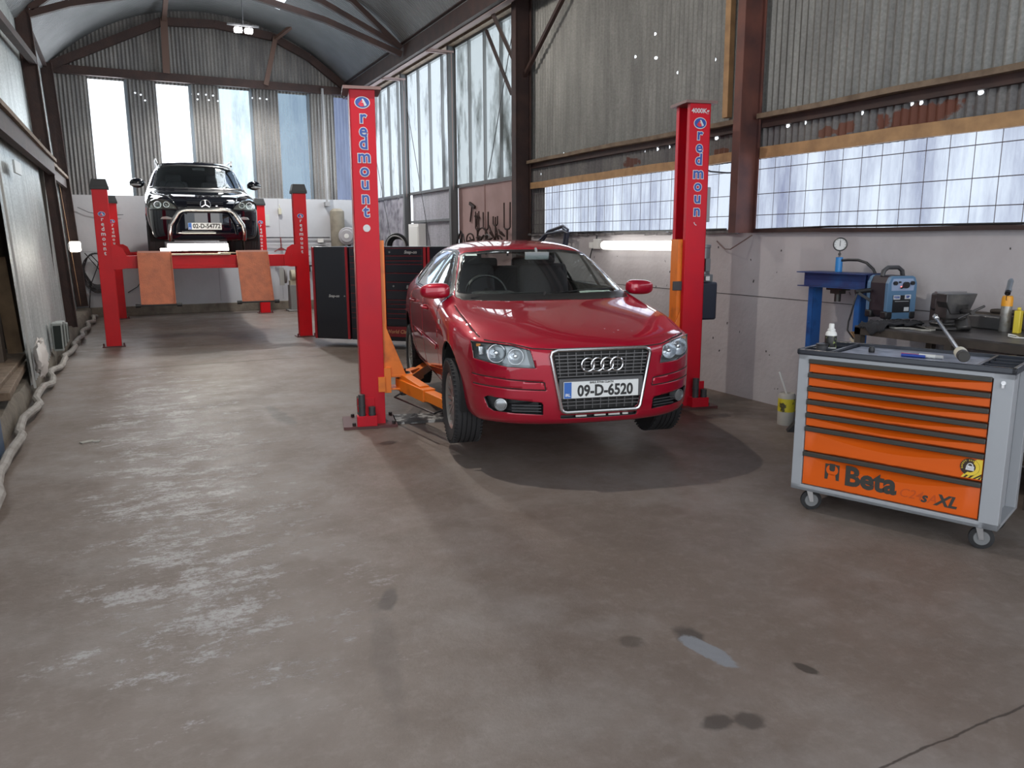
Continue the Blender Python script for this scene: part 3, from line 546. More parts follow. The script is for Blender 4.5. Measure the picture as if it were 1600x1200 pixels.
# ================================================================== CARS
def body_lattice(zf, yf, xk=1.0, kk=None):
    """base cage of a hatchback: zf / yf remap heights and lengths, xk widens. returns bmesh of the full cage"""
    FX = [0, .20, .38, .56, .70, .80]; FY = [-.890, -.880, -.850, -.782, -.672, -.525]
    ZK = [.195, .255, .40, .53, .64, .715, .752]; YO = [.09, .02, 0, 0, 0, .012, .055]
    Fp = [[((FX[j]*(.95 if k == 0 else 1)), FY[j]+YO[k]*(1-.35*j/5), ZK[k]+(.003*j if k == 6 else 0)) for k in range(7)] for j in range(6)]
    top = [
     [(0, -.66, .812), (.2, -.65, .812), (.38, -.62, .812), (.56, -.55, .808), (.70, -.45, .795), (.80, -.33, .785)],
     [(0, -.35, .872), (.2, -.35, .875), (.38, -.34, .877), (.57, -.32, .872), (.72, -.26, .858), (.815, -.16, .835)],
     [(0, -.02, .922), (.2, -.02, .925), (.38, -.01, .925), (.57, 0, .918), (.725, .03, .903), (.825, .08, .880)],
     [(0, .23, .955), (.2, .235, .957), (.38, .26, .957), (.57, .30, .955), (.715, .35, .950), (.828, .34, .915)],
     [(0, .34, 1.01), (.2, .35, 1.01), (.38, .375, 1.005), (.585, .42, .992), (.735, .47, .975), (.832, .50, .938)],
     [(0, .66, 1.185), (.2, .67, 1.182), (.4, .69, 1.17), (.662, .77, 1.130), (.772, .77, 1.01), (.838, .78, .950)],
     [(0, .98, 1.342), (.2, .985, 1.338), (.38, 1.0, 1.328), (.592, 1.05, 1.298), (.730, 1.05, 1.10), (.838, 1.05, .958)],
     [(0, 1.15, 1.392), (.2, 1.155, 1.388), (.38, 1.17, 1.376), (.590, 1.22, 1.336), (.722, 1.22, 1.13), (.84, 1.22, .962)],
     [(0, 1.55, 1.425), (.2, 1.55, 1.421), (.38, 1.56, 1.410), (.588, 1.58, 1.365), (.712, 1.58, 1.15), (.84, 1.58, .967)],
     [(0, 2.05, 1.418), (.2, 2.05, 1.415), (.38, 2.05, 1.403), (.57, 2.05, 1.355), (.705, 2.05, 1.155), (.835, 2.05, .977)],
     [(0, 2.50, 1.385), (.2, 2.50, 1.382), (.37, 2.50, 1.37), (.55, 2.50, 1.325), (.68, 2.50, 1.15), (.82, 2.50, .99)],
     [(0, 2.90, 1.32), (.2, 2.90, 1.315), (.36, 2.89, 1.305), (.52, 2.86, 1.27), (.64, 2.84, 1.14), (.79, 2.84, 1.0)],
     [(0, 3.13, 1.13), (.2, 3.13, 1.13), (.38, 3.12, 1.12), (.54, 3.09, 1.10), (.66, 3.06, 1.05), (.77, 3.06, .97)]]
    n = len(top)
    RX = [0, .2, .4, .58, .70, .77]; RY = [3.40, 3.395, 3.38, 3.34, 3.27, 3.16]; RZ = [.23, .30, .44, .58, .70, .82, .93]; RO = [-.10, -.03, 0, 0, -.03, -.07, -.12]
    Rp = [[(RX[j], RY[j]+RO[k], RZ[k]) for k in range(7)] for j in range(6)]
    def side(i):
        x5, y5, z5 = top[i][5]; t = i
        if i == 0: xs = [.76, .81, .835, .845, .845, .83]
        elif i == 1: xs = [.76, .83, .865, .875, .872, .855]
        elif i == 2: xs = [.745, .835, .872, .882, .88, .865]
        elif i >= n-1: xs = [.72, .80, .835, .84, .835, .81]
        elif i >= n-2: xs = [.73, .81, .855, .865, .86, .835]
        elif 9 <= i: xs = [.74, .83, .87, .882, .88, .862]
        else: xs = [.72, .825, .862, .872, .877, .867]
        zb = [.195, .25, .42, .60, .60+.45*(z5-.60), .60+.83*(z5-.60)]
        return [(xs[k], y5, zb[k]) for k in range(6)]+[top[i][5]]
    bm = bmesh.new(); cache = {}
    def V(p, sg):
        q = (round(p[0]*sg*(xk(p[2]) if callable(xk) else xk), 5), round(yf(p[1]), 5), round(zf(p[2]), 5))
        if abs(q[0]) < 1e-5: q = (0.0, q[1], q[2])
        if q not in cache: cache[q] = bm.verts.new(q)
        return cache[q]
    def Q(a, b_, c, d):
        for sg in (1, -1):
            vs = [V(p, sg) for p in (a, b_, c, d)]
            u = []
            for v in vs:
                if v not in u: u.append(v)
            if len(u) >= 3:
                try: bm.faces.new(u)
                except ValueError: pass
    for j in range(5):
        for k in range(6): Q(Fp[j][k], Fp[j+1][k], Fp[j+1][k+1], Fp[j][k+1]); Q(Rp[j][k], Rp[j+1][k], Rp[j+1][k+1], Rp[j][k+1])
    SD = [Fp[5]]+[side(i) for i in range(n)]+[Rp[5]]
    TP = [[Fp[j][6] for j in range(6)]]+top+[[Rp[j][6] for j in range(6)]]
    def bot(i):
        if i == 0: return [Fp[j][0] for j in range(6)]
        if i == n+1: return [Rp[j][0] for j in range(6)]
        s_ = SD[i][0]; return [(s_[0]*j/5, s_[1]+(Fp[j][0][1]-Fp[5][0][1])*(max(0, 1-i/4)), s_[2]-.004) for j in range(5)]+[s_]
    BT = [bot(i) for i in range(n+2)]
    for i in range(n+1):
        for k in range(6): Q(SD[i][k], SD[i+1][k], SD[i+1][k+1], SD[i][k+1])
        for j in range(5): Q(TP[i][j], TP[i+1][j], TP[i+1][j+1], TP[i][j+1]); Q(BT[i][j], BT[i+1][j], BT[i+1][j+1], BT[i][j+1])
    bmesh.ops.recalc_face_normals(bm, faces=bm.faces)
    return bm
def subdivide(bm, lv):
    me = bpy.data.meshes.new('tmp'); bm.to_mesh(me); bm.free(); o = bpy.data.objects.new('tmp', me); COL.objects.link(o)
    md = o.modifiers.new('s', 'SUBSURF'); md.levels = lv; md.render_levels = lv
    dg = bpy.context.evaluated_depsgraph_get(); me2 = bpy.data.meshes.new_from_object(o.evaluated_get(dg)); bpy.data.objects.remove(o); bpy.data.meshes.remove(me)
    r = bmesh.new(); r.from_mesh(me2); bpy.data.meshes.remove(me2); bmesh.ops.recalc_face_normals(r, faces=r.faces); return r
def cut(bm, poly, ax, pred, mi=None):
    """cut the outline poly (convex, in the two axes ax) into the faces for which pred(centre) holds; returns the faces inside"""
    a, c = ax; us = [p[0] for p in poly]; vs = [p[1] for p in poly]; e = .06
    u0, u1, v0, v1 = min(us)-e, max(us)+e, min(vs)-e, max(vs)+e
    cx, cy = sum(us)/len(us), sum(vs)/len(vs); n = len(poly)
    for i in range(n):
        p, q = poly[i], poly[(i+1) % n]; d = (q[0]-p[0], q[1]-p[1]); L = math.hypot(*d)
        if L < 1e-6: continue
        nn = (-d[1]/L, d[0]/L); no = [0, 0, 0]; no[a] = nn[0]; no[c] = nn[1]; co = [0, 0, 0]; co[a] = p[0]; co[c] = p[1]
        fs = []
        for f in bm.faces:
            m_ = f.calc_center_median()
            if u0 < m_[a] < u1 and v0 < m_[c] < v1 and pred(m_): fs.append(f)
        if not fs: continue
        geom = fs+list({e_ for f in fs for e_ in f.edges})+list({v for f in fs for v in f.verts})
        bmesh.ops.bisect_plane(bm, geom=geom, plane_co=co, plane_no=no, dist=1e-5)
    sgn = 1 if sum((poly[i][0]*poly[(i+1) % n][1]-poly[(i+1) % n][0]*poly[i][1]) for i in range(n)) > 0 else -1
    out = []
    for f in bm.faces:
        m_ = f.calc_center_median()
        if not (u0 < m_[a] < u1 and v0 < m_[c] < v1 and pred(m_)): continue
        ok = True
        for i in range(n):
            p, q = poly[i], poly[(i+1) % n]
            if sgn*((q[0]-p[0])*(m_[c]-p[1])-(q[1]-p[1])*(m_[a]-p[0])) < -1e-6: ok = False; break
        if ok: out.append(f)
    if mi is not None:
        for f in out: f.material_index = mi
    return out
def mir(poly): return [(-p[0], p[1]) for p in poly]
def circle(cx, cy, r, n=28): return [(cx+r*math.cos(2*PI*i/n), cy+r*math.sin(2*PI*i/n)) for i in range(n)]
def split(bm, mi):
    """take faces of material index mi out of bm into a new bmesh"""
    fs = [f for f in bm.faces if f.material_index == mi]
    nb = bmesh.new(); vm = {}
    for f in fs:
        try:
            for v in f.verts:
                if v not in vm: vm[v] = nb.verts.new(v.co)
            nb.faces.new([vm[v] for v in f.verts])
        except ValueError: pass
    bmesh.ops.delete(bm, geom=fs, context='FACES'); return nb
def solid(o, th, off=-1, mo=0):
    md = o.modifiers.new('thickness', 'SOLIDIFY'); md.thickness = th; md.offset = off; md.material_offset = mo; md.material_offset_rim = mo; return o
TYRE = mat('tyre_rubber', (.022, .022, .024), .75)
ALLOY = mat('silver_alloy', (.42, .41, .39), .35, .7)
def wheel(parent, x, y, z, r, w, rim, sg, spokes=7, steer=0.0, fast=False):
    """wheel whose outer face looks to sg*X"""
    t = bpy.data.objects.new('wheel', None)
    b = B(); h = w/2
    prof = [(rim, -h*.8), (rim+.02, -h*.95), (r*.93, -h), (r*.985, -h*.86)]
    tr = []
    for k in range(5):
        a0 = -h*.8+k*h*.34; tr += [(r, a0), (r, a0+h*.25)]
        if k < 4: tr += [(r-.009, a0+h*.255), (r-.009, a0+h*.33)]
    prof += tr+[(r*.985, h*.86), (r*.93, h), (rim+.02, h*.95), (rim, h*.8)]
    b.lathe(prof, (0, 0, 0), (sg, 0, 0), 48)
    if not fast:
        for k in range(56):
            a = 2*PI*k/56
            for s_ in (-1, 1): b.box((0, 0, 0), (.034, .011, .012), M=Matrix.Rotation(a, 4, 'X') @ Matrix.Translation((s_*h*.83, 0, r-.0055)) @ Matrix.Rotation(.3*s_, 4, 'Z'))
    ty = obj('tyre', b, TYRE)
    b = B(); R_ = rim
    b.lathe([(R_+.004, -h*.8), (R_-.012, -h*.7), (R_-.02, h*.5), (R_-.006, h*.72), (R_+.006, h*.8), (R_+.004, h*.84), (R_-.012, h*.76), (R_-.03, h*.5)], (0, 0, 0), (sg, 0, 0), 40)
    for k in range(spokes):
        a = 2*PI*k/spokes
        for da in (-.10, .10):
            M = Matrix.Rotation(a, 4, 'X')
            p0 = Vector((sg*h*.50, math.sin(da*.6)*R_*.9*.25, R_*.22)); p1 = Vector((sg*h*.62, math.sin(da*2.0)*R_*.9, R_*.93))
            b.bar(M @ p0, M @ p1, .022, .02, up=M @ Vector((1, 0, 0)))
    b.cyl((sg*h*.25, 0, 0), (sg*h*.60, 0, 0), R_*.27, 20); b.cyl((sg*h*.6, 0, 0), (sg*h*.66, 0, 0), R_*.13, 16)
    al = obj('alloy_rim', b, ALLOY)
    b = B(); b.cyl((-sg*h*.3, 0, 0), (sg*h*.1, 0, 0), R_*.72, 24); dk = obj('brake_disc', b, mat('brake_iron', (.10, .085, .08), .55, .6))
    COL.objects.link(t); t.location = (x, y, z); t.rotation_euler = (0, 0, steer); t.parent = parent
    for o in (ty, al, dk): o.parent = t
    return t
def plate(parent, x, y, z, text, w=.52, h=.111, small=None, rz=0):
    b = B(); b.box((0, 0, 0), (w, .008, h)); p = obj('number_plate', b, mat('plate_white', (.72, .74, .74), .4), parent, loc=(x, y, z), rot=(0, 0, rz), bevel=.003)
    b = B(); b.box((-w/2+.028, -.005, 0), (.05, .002, h-.006)); obj('country_band', b, mat('plate_blue', (.02, .12, .45), .4), p)
    b = B(); b.mesh(text_mesh(text, .102 if w > .5 else .095, .0032, 0, .0008, 1.0), face_front(.027, -.0055, -.010 if small else 0) @ Matrix.Diagonal((.86, 1, 1, 1))); obj('registration_number', b, mat('plate_black', (.01, .01, .012), .4), p, smooth=0)
    b = B(); b.mesh(text_mesh('IRL', .026, .0006), face_front(-w/2+.028, -.0065, -.032)); obj('country_code', b, mat('plate_white'), p, smooth=0)
    if small:
        b = B(); b.mesh(text_mesh(small, .018, .0004), face_front(.0, -.0055, .046)); obj('county_name', b, mat('plate_black'), p, smooth=0)
    return p
LINER = mat('cabin_trim', (.035, .035, .037), .85)
GAP = mat('shut_line', (.01, .01, .01), .8)
DARKTRIM = mat('dark_trim', (.014, .014, .015), .35)
def car_shell(root, zf, yf, xk, arches, feats, paint, names, lv=3):
    bm = subdivide(body_lattice(zf, yf, xk), lv)
    for cy, cz, r in arches:
        fs = cut(bm, circle(cy, cz, r), (1, 2), lambda m_: abs(m_[0]) > .48); bmesh.ops.delete(bm, geom=fs, context='FACES')
    for poly, ax, pred, mi in feats: cut(bm, poly, ax, pred, mi)
    return bm
# ------------------------------------------------------------------ red hatchback on the two post lift
CARX, CARY, CARZ, CARR = 2.939, 5.099, .181, -.215
paint = bpy.data.materials.new('metallic_red_paint'); paint.use_nodes = True
def mkpaint(mt, c1, flake, rough=.28, metal=.55, spec=.3):
    nt = mt.node_tree; p = nt.nodes['Principled BSDF']; p.inputs['Base Color'].default_value = (*c1, 1); p.inputs['Metallic'].default_value = metal; p.inputs['Roughness'].default_value = rough
    p.inputs['Coat Weight'].default_value = 1.0; p.inputs['Coat Roughness'].default_value = .015; p.inputs['Coat IOR'].default_value = 1.6; p.inputs['Specular IOR Level'].default_value = spec
mkpaint(paint, (.38, .003, .023), None, .42, .30, .2)
car = thing('hatchback_car', 'dark red five door hatchback raised on the two post lift', 'car', (CARX, CARY, CARZ), CARR)
ident = lambda v: v
front = lambda m_: m_[1] < -.30
P_FRIT = [(-.722, .98), (-.69, .960), (0, .956), (.69, .960), (.722, .98), (.568, 1.300), (.545, 1.312), (.30, 1.338), (-.30, 1.338), (-.545, 1.312), (-.568, 1.300)]
P_WS = [(-.692, 1.012), (-.66, 1.002), (0, 1.000), (.66, 1.002), (.692, 1.012), (.548, 1.290), (.30, 1.320), (-.30, 1.320), (-.548, 1.290)]
sw = lambda m_: .2 < m_[1] < 1.12 and m_[2] > .95 and abs(m_[0]) < .76
def wsp(m_): return sw(m_)
side_l = lambda m_: abs(m_[0]) > .5 and .2 < m_[1] < 2.9 and m_[2] > .9
feats = []
def both(poly, ax, pred, mi):
    feats.append((poly, ax, pred, mi)); feats.append((mir(poly), ax, pred, mi))
HLp = [(.795, .752), (.68, .752), (.56, .742), (.465, .716), (.435, .60), (.60, .603), (.785, .64)]
GR = [(-.315, .71), (-.335, .69), (-.268, .335), (-.245, .316), (.245, .316), (.268, .335), (.335, .69), (.315, .71)]
FG = [(.735, .385), (.715, .40), (.40, .375), (.385, .36), (.385, .29), (.68, .30), (.71, .32)]
# window frames and glass (material indices: 0 paint 1 liner 2 dark trim 3 windscreen 4 side glass 5 headlamp lens 6 delete 7 gap)
feats += [(P_FRIT, (0, 2), wsp, 2), (P_WS, (0, 2), wsp, 3)]
SW1 = [(.66, .998), (.66, 1.01), (.80, 1.085), (1.03, 1.215), (1.20, 1.292), (1.345, 1.315), (1.345, .998)]
SW2 = [(1.41, .998), (1.41, 1.318), (1.80, 1.322), (2.06, 1.306), (2.16, 1.01), (2.14, 1.0)]
SW3 = [(2.20, 1.02), (2.11, 1.312), (2.32, 1.285), (2.52, 1.235), (2.60, 1.15), (2.50, 1.05)]
OUT = [(.58, .985), (.58, .995), (.78, 1.105), (1.01, 1.235), (1.19, 1.312), (1.34, 1.335), (1.60, 1.34), (2.06, 1.328), (2.32, 1.305), (2.54, 1.25), (2.64, 1.15), (2.52, 1.03), (2.2, .985)]
feats += [(OUT, (1, 2), side_l, 2), (SW1, (1, 2), side_l, 4), (SW2, (1, 2), side_l, 4), (SW3, (1, 2), side_l, 4)]
feats += [([(-.60, 1.04), (.60, 1.04), (.50, 1.285), (-.50, 1.285)], (0, 2), lambda m_: m_[1] > 2.85, 4)]
both(HLp, (0, 2), front, 5); feats.append((GR, (0, 2), front, 6)); both(FG, (0, 2), front, 6)
feats.append(([(-.27, .283), (-.265, .258), (.265, .258), (.27, .283)], (0, 2), front, 6))
def strip(pts, w):
    out = []
    for p, q in zip(pts[:-1], pts[1:]):
        d = Vector((q[0]-p[0], q[1]-p[1])).normalized(); n_ = Vector((-d.y, d.x))*w/2; out.append([(p[0]+n_.x, p[1]+n_.y), (q[0]+n_.x, q[1]+n_.y), (q[0]-n_.x, q[1]-n_.y), (p[0]-n_.x, p[1]-n_.y)])
    return out
for q in strip([(.335, .722), (.45, .727), (.57, .752), (.72, .765)], .007): both(q, (0, 2), front, 7)
feats.append((strip([(-.335, .722), (.335, .722)], .007)[0], (0, 2), front, 7))
topf = lambda m_: m_[2] > .70 and m_[1] < .5
for q in strip([(.735, -.50), (.765, -.2), (.772, .05), (.765, .30)], .007): both(q, (0, 1), topf, 7)
sdf = lambda m_: abs(m_[0]) > .7 and m_[2] < .985
for q in strip([(.52, .30), (.50, .55), (.56, .97)], .008)+strip([(1.375, .27), (1.375, .985)], .008)+strip([(2.12, .58), (2.02, .42), (1.98, .30)], .008)+strip([(2.20, .985), (2.23, .75), (2.12, .58)], .008)+strip([(.52, .285), (2.0, .285)], .008): feats.append((q, (1, 2), sdf, 7))
for q in strip([(.795, .535), (.38, .507), (.372, .455), (.79, .47)], .007): both(q, (0, 2), front, 7)
bm = car_shell(car, ident, ident, 1.0, [(0.0, .325, .365), (2.578, .325, .365)], feats, paint, None)
bmesh.ops.delete(bm, geom=[f for f in bm.faces if f.material_index == 6], context='FACES')
parts = {k: split(bm, k) for k in (3, 4, 5, 2, 7)}
o = solid(obj('body_shell', bm, [paint, LINER], car, smooth=50), .014, -1, 1)
solid(obj('windscreen', parts[3], glass('windscreen_glass', (.93, .96, .95), .05), car, smooth=60), .004)
# side glass: one part per pane
def islands(bm):
    bm.faces.ensure_lookup_table(); seen = set(); res = []
    for f in bm.faces:
        if f in seen: continue
        st = [f]; seen.add(f); isl = []
        while st:
            g = st.pop(); isl.append(g)
            for e_ in g.edges:
                for h in e_.link_faces:
                    if h not in seen: seen.add(h); st.append(h)
        res.append(isl)
    return res
def each_island(bm, name, mats, parent, th, minf=3):
    out = []
    bmesh.ops.remove_doubles(bm, verts=bm.verts, dist=1e-6)
    for isl in islands(bm):
        if len(isl) < minf: continue
        nb = bmesh.new(); vm = {}
        for f in isl:
            vs = []
            for v in f.verts:
                if v not in vm: vm[v] = nb.verts.new(v.co)
                vs.append(vm[v])
            nb.faces.new(vs)
        out.append(solid(obj(name, nb, mats, parent, smooth=60), th))
    bm.free(); return out
each_island(parts[4], 'side_window', glass('side_glass', (.93, .96, .97), .06), car, .004)
HLGL = glass('lamp_lens', (.95, .97, .98), .05, .02)
lens = each_island(parts[5], 'headlamp_lens', HLGL, car, .003)
solid(obj('window_trim', parts[2], DARKTRIM, car, smooth=50), .010)
solid(obj('shut_lines', parts[7], GAP, car, smooth=50), .012)
# lamps behind the lenses
REFL = mat('lamp_reflector', (.72, .73, .75), .22, 1.0); LAMPD = mat('lamp_housing', (.50, .51, .52), .35, .5)
def sf(x):
    P = [(0, -.885), (.20, -.876), (.38, -.846), (.56, -.775), (.70, -.662), (.80, -.520), (.9, -.40)]
    for (a, c), (d, e) in zip(P[:-1], P[1:]):
        if x <= d: return c+(e-c)*(x-a)/(d-a)
    return P[-1][1]
def bowl(b, pl, fy, depth, cx, cz, sg):
    A_ = [b.bm.verts.new((sg*p[0], fy(p[0]), p[1])) for p in pl]; C_ = [b.bm.verts.new((sg*(cx+(p[0]-cx)*.93), fy(p[0])+depth, cz+(p[1]-cz)*.90)) for p in pl]; n = len(pl)
    for k in range(n): b.bm.faces.new((A_[k], A_[(k+1) % n], C_[(k+1) % n], C_[k]))
    b.bm.faces.new(C_)
for sg in (-1, 1):
    b = B()
    nrm = Vector((sg*.50, -.86, 0)).normalized()
    pl = [(.785, .752), (.68, .756), (.56, .746), (.462, .718), (.433, .598), (.60, .600), (.775, .636)]
    fy = lambda x: sf(x)+.022
    bowl(b, pl, fy, .075, .62, .675, sg)
    hl = obj('headlamp_unit', b, LAMPD, car, smooth=0)
    for cx, cz, r in ((.655, .682, .058), (.545, .668, .050)):
        cy = fy(cx)+.035
        b = B(); b.lathe([(r*.25, .052), (r*.6, .045), (r*.9, .015), (r, -.012), (r*1.07, -.012), (r*1.07, .02)], (sg*cx, cy, cz), (0, 1, 0), 26); b.lathe([(0, -.012), (r*.22, -.008), (r*.3, .01), (r*.3, .05)], (sg*cx, cy, cz), (0, 1, 0), 16); obj('lamp_bowl', b, REFL, hl)
    b = B(); b.box((sg*.735, fy(.735)+.05, .69), (.045, .02, .07)); obj('side_lamp', b, REFL, hl, bevel=.01)
    b = B(); b.box((sg*.752, fy(.752)+.035, .728), (.03, .01, .018)); obj('amber_reflector', b, mat('amber_plastic', (.8, .25, .02), .3), hl)
    b = B(); bowl(b, [(.733, .383), (.715, .398), (.56, .389), (.40, .375), (.386, .36), (.386, .29), (.56, .297), (.68, .302), (.708, .32)], lambda x: sf(x)+.012, .06, .56, .345, sg)
    fv = obj('fog_lamp_recess', b, BLACK, car, smooth=0)
    b = B()
    for k, z in enumerate((.352, .332, .312)): b.bar((sg*.395, -.825, z), (sg*.575, -.750, z-.001), .012, .006)
    obj('recess_bars', b, DGREY, fv)
    b = B(); c = (sg*.638, -.700, .348); b.lathe([(.042, .04), (.042, -.012), (.036, -.014), (.032, .0), (.0, .012)], c, (-sg*.35, .94, 0), 24); b.lathe([(.033, -.006), (.0, -.014)], c, (-sg*.35, .94, 0), 24); obj('fog_lamp', b, mat('fog_lamp_glass', (.30, .31, .32), .15, .6), fv)
b = B(); b.box((0, -.80, .27), (.56, .01, .05)); obj('lower_intake', b, BLACK, car)
for x0, x1 in ((-.16, -.085), (-.03, .05), (.07, .15), (.17, .21)):
    b = B(); b.box(((x0+x1)/2, -.83, .271), (x1-x0, .01, .013)); obj('radiator_strip', b, mat('pale_alloy', (.6, .6, .58), .5), car)
# grille
b = B(); ring = [b.bm.verts.new((x*1.02, -.835, .515+(z-.515)*1.02)) for x, z in GR]; b.bm.faces.new(ring); gr = obj('front_grille', b, mat('grille_back', (.008, .008, .009), .6), car, smooth=0)
GB = mat('grille_bar', (.11, .11, .115), .3, .6)
def gw(z): return .262+(z-.32)/(.70-.32)*.068
b = B()
for z in [.352, .376, .40, .545, .568, .591, .614, .637, .660, .683]:
    b.box((0, -.868, z), (2*gw(z)-.01, .014, .006))
for k in range(-5, 6):
    x = k*.056
    for z0, z1 in ((.325, .405), (.54, .70)): b.bar((x, -.862, z0), (x*(1+.12*(z1-z0)*2), -.862, z1), .005, .008, up=(0, 1, 0))
obj('grille_bars', b, GB, gr)
b = B(); FRM = [(-.30, .718), (-.335, .705), (-.342, .68), (-.275, .335), (-.262, .316), (-.24, .309), (.24, .309), (.262, .316), (.275, .335), (.342, .68), (.335, .705), (.30, .718)]
b.tube([(x, -.888+.10*x*x+(.012 if z > .6 else .0), z) for x, z in FRM], .0125, 8, closed=True); obj('grille_frame', b, mat('satin_chrome', (.62, .62, .63), .22, 1.0), gr)
b = B(); b.box((0, -.872, .465), (2*.292, .02, .135)); obj('plate_holder', b, mat('dark_bar', (.07, .07, .075), .4), gr, bevel=.006)
plate(car, -.005, -.889, .457, '09-D-6520', small='BAILE ÁTHA CLIATH')
b = B()
for k in range(4): b.torus(((k-1.5)*.066, -.888, .620), .043, .0078, (0, 1, 0), 36, 8)
obj('ring_emblem', b, CHROME, gr)
# mirrors
for sg in (-1, 1):
    b = B(); b.sphere((0, 0, 0), 1, u=28, v=16)
    for v in b.bm.verts:
        q = v.co.copy(); sp = lambda t, e_: math.copysign(abs(t)**e_, t)
        v.co = Vector((sp(q.x, .62)*.120, sp(q.y, .7)*.075, sp(q.z, .62)*.062))
        if v.co.y > .02: v.co.y = .02+(v.co.y-.02)*.3
        if v.co.x*sg > 0: v.co.z = v.co.z*(1-.18*(abs(v.co.x)/.12)**2)-.0
    mr = obj('door_mirror', b, paint, car, loc=(sg*.872, .58, 1.022), rot=(0, sg*.04, sg*.14))
    b = B(); b.bar((-sg*.14, .02, -.05), (-sg*.04, .01, -.03), .05, .03); obj('mirror_arm', b, DARKTRIM, mr)
    b = B(); b.box((0, .040, .0), (.19, .006, .09)); obj('mirror_glass', b, CHROME, mr, bevel=.01)
    for y in (1.12, 2.0):
        b = B(); b.tube([(sg*.872, y-.09, .845), (sg*.905, y-.06, .85), (sg*.905, y+.06, .855), (sg*.87, y+.09, .857)], .011, 8); obj('door_handle', b, paint, car)
    b = B(); b.bar((sg*.880, .55, .575), (sg*.882, 1.36, .58), .010, .035); b.bar((sg*.882, 1.39, .58), (sg*.876, 2.08, .585), .010, .035); obj('side_moulding', b, paint, car, bevel=.004)
    b = B(); b.box((sg*.880, .36, .80), (.008, .035, .035)); obj('side_repeater', b, mat('clear_plastic', (.7, .7, .65), .2), car, bevel=.004)
    for cy in (0.0, 2.578):
        b = B(); n_ = 20; r = .372
        A_ = [[b.bm.verts.new((sg*x, cy+r*math.cos(PI*k/n_*1.16-.25), .325+r*math.sin(PI*k/n_*1.16-.25))) for k in range(n_+1)] for x in (.845, .50)]
        for k in range(n_): b.bm.faces.new((A_[0][k], A_[0][k+1], A_[1][k+1], A_[1][k]))
        b.bm.faces.new(A_[1]); obj('wheel_arch_liner', b, mat('arch_black', (.008, .008, .008), .9), car)
for sg in (-1, 1):
    wheel(car, sg*.775, .0, .245, .316, .205, .205, sg, 9, 0.0); wheel(car, sg*.765, 2.578, .235, .316, .205, .205, sg, 9)
# wipers, cabin
b = B()
b.tube([(-.62, .375, .975), (-.30, .40, 1.002), (-.02, .345, 1.012)], .007, 6); b.tube([(-.05, .30, .985), (-.03, .34, 1.01)], .009, 6); b.tube([(.05, .36, .998), (.35, .42, 1.02), (.58, .46, 1.02)], .007, 6); obj('windscreen_wipers', b, BLACK, car)
b = B(); b.box((0, .62, .90), (1.40, .42, .10), rot=(.10, 0, 0)); b.box((-.36, .74, .965), (.36, .16, .07)); b.box((0, .80, .80), (1.38, .16, .22)); obj('dashboard', b, mat('dash_plastic', (.04, .042, .045), .6), car, bevel=.03)
b = B(); b.torus((-.36, .98, .96), .175, .015, (0, .90, -.42), 36, 8); b.cyl((-.36, .975, .97), (-.36, .80, .90), .05, 16); b.bar((-.53, .98, .96), (-.19, .98, .96), .03, .02, up=(0, 1, 0)); obj('steering_wheel', b, BLACK, car)
SEAT = mat('seat_cloth', (.06, .056, .062), .9, bump=(60, .3))
for sg in (-1, 1):
    b = B(); b.box((sg*.37, 1.45, .62), (.50, .52, .16)); b.box((sg*.37, 1.75, .92), (.50, .13, .56), rot=(-.28, 0, 0)); st = obj('front_seat', b, SEAT, car, bevel=.05)
    b = B(); b.box((sg*.37, 1.83, 1.265), (.27, .10, .18)); obj('head_restraint', b, SEAT, st, bevel=.04)
    b = B(); b.cyl((sg*.37-.05, 1.82, 1.15), (sg*.37-.05, 1.82, 1.24), .006, 8); b.cyl((sg*.37+.05, 1.82, 1.15), (sg*.37+.05, 1.82, 1.24), .006, 8); obj('restraint_posts', b, STEEL, st)
b = B(); b.box((0, 2.62, .90), (1.22, .14, .50), rot=(-.25, 0, 0)); b.box((0, 2.35, .60), (1.25, .5, .18)); rs = obj('rear_seat', b, SEAT, car, bevel=.05)
for x in (-.4, 0, .4):
    b = B(); b.box((x, 2.69, 1.17), (.24, .08, .12)); obj('head_restraint', b, SEAT, rs, bevel=.03)
b = B(); b.box((.06, .90, 1.285), (.21, .03, .062), rot=(.15, 0, 0)); b.cyl((.06, .91, 1.30), (.06, .94, 1.35), .012, 8); obj('interior_mirror', b, mat('mirror_grey', (.30, .33, .34), .3), car, bevel=.012)
b = B(); b.box((.50, .55, .982), (.22, .004, .085), rot=(-1.15, 0, .05)); b.box((.39, .565, .985), (.10, .004, .07), rot=(-1.15, 0, .05)); obj('tax_disc_papers', b, mat('pale_green_paper', (.60, .72, .66), .7), car)
b = B(); b.box((-.50, .97, 1.295), (.10, .002, .022), rot=(-.9, 0, 0)); obj('windscreen_sticker', b, mat('pale_green_paper'), car)
b = B(); b.box((0, 1.6, .27), (1.4, 2.4, .10)); b.box((0, -.1, .33), (1.0, .9, .18)); b.cyl((0, 0, .33), (0, 2.9, .28), .035, 10); obj('underbody', b, mat('underbody_black', (.012, .012, .012), .8), car, bevel=.02)
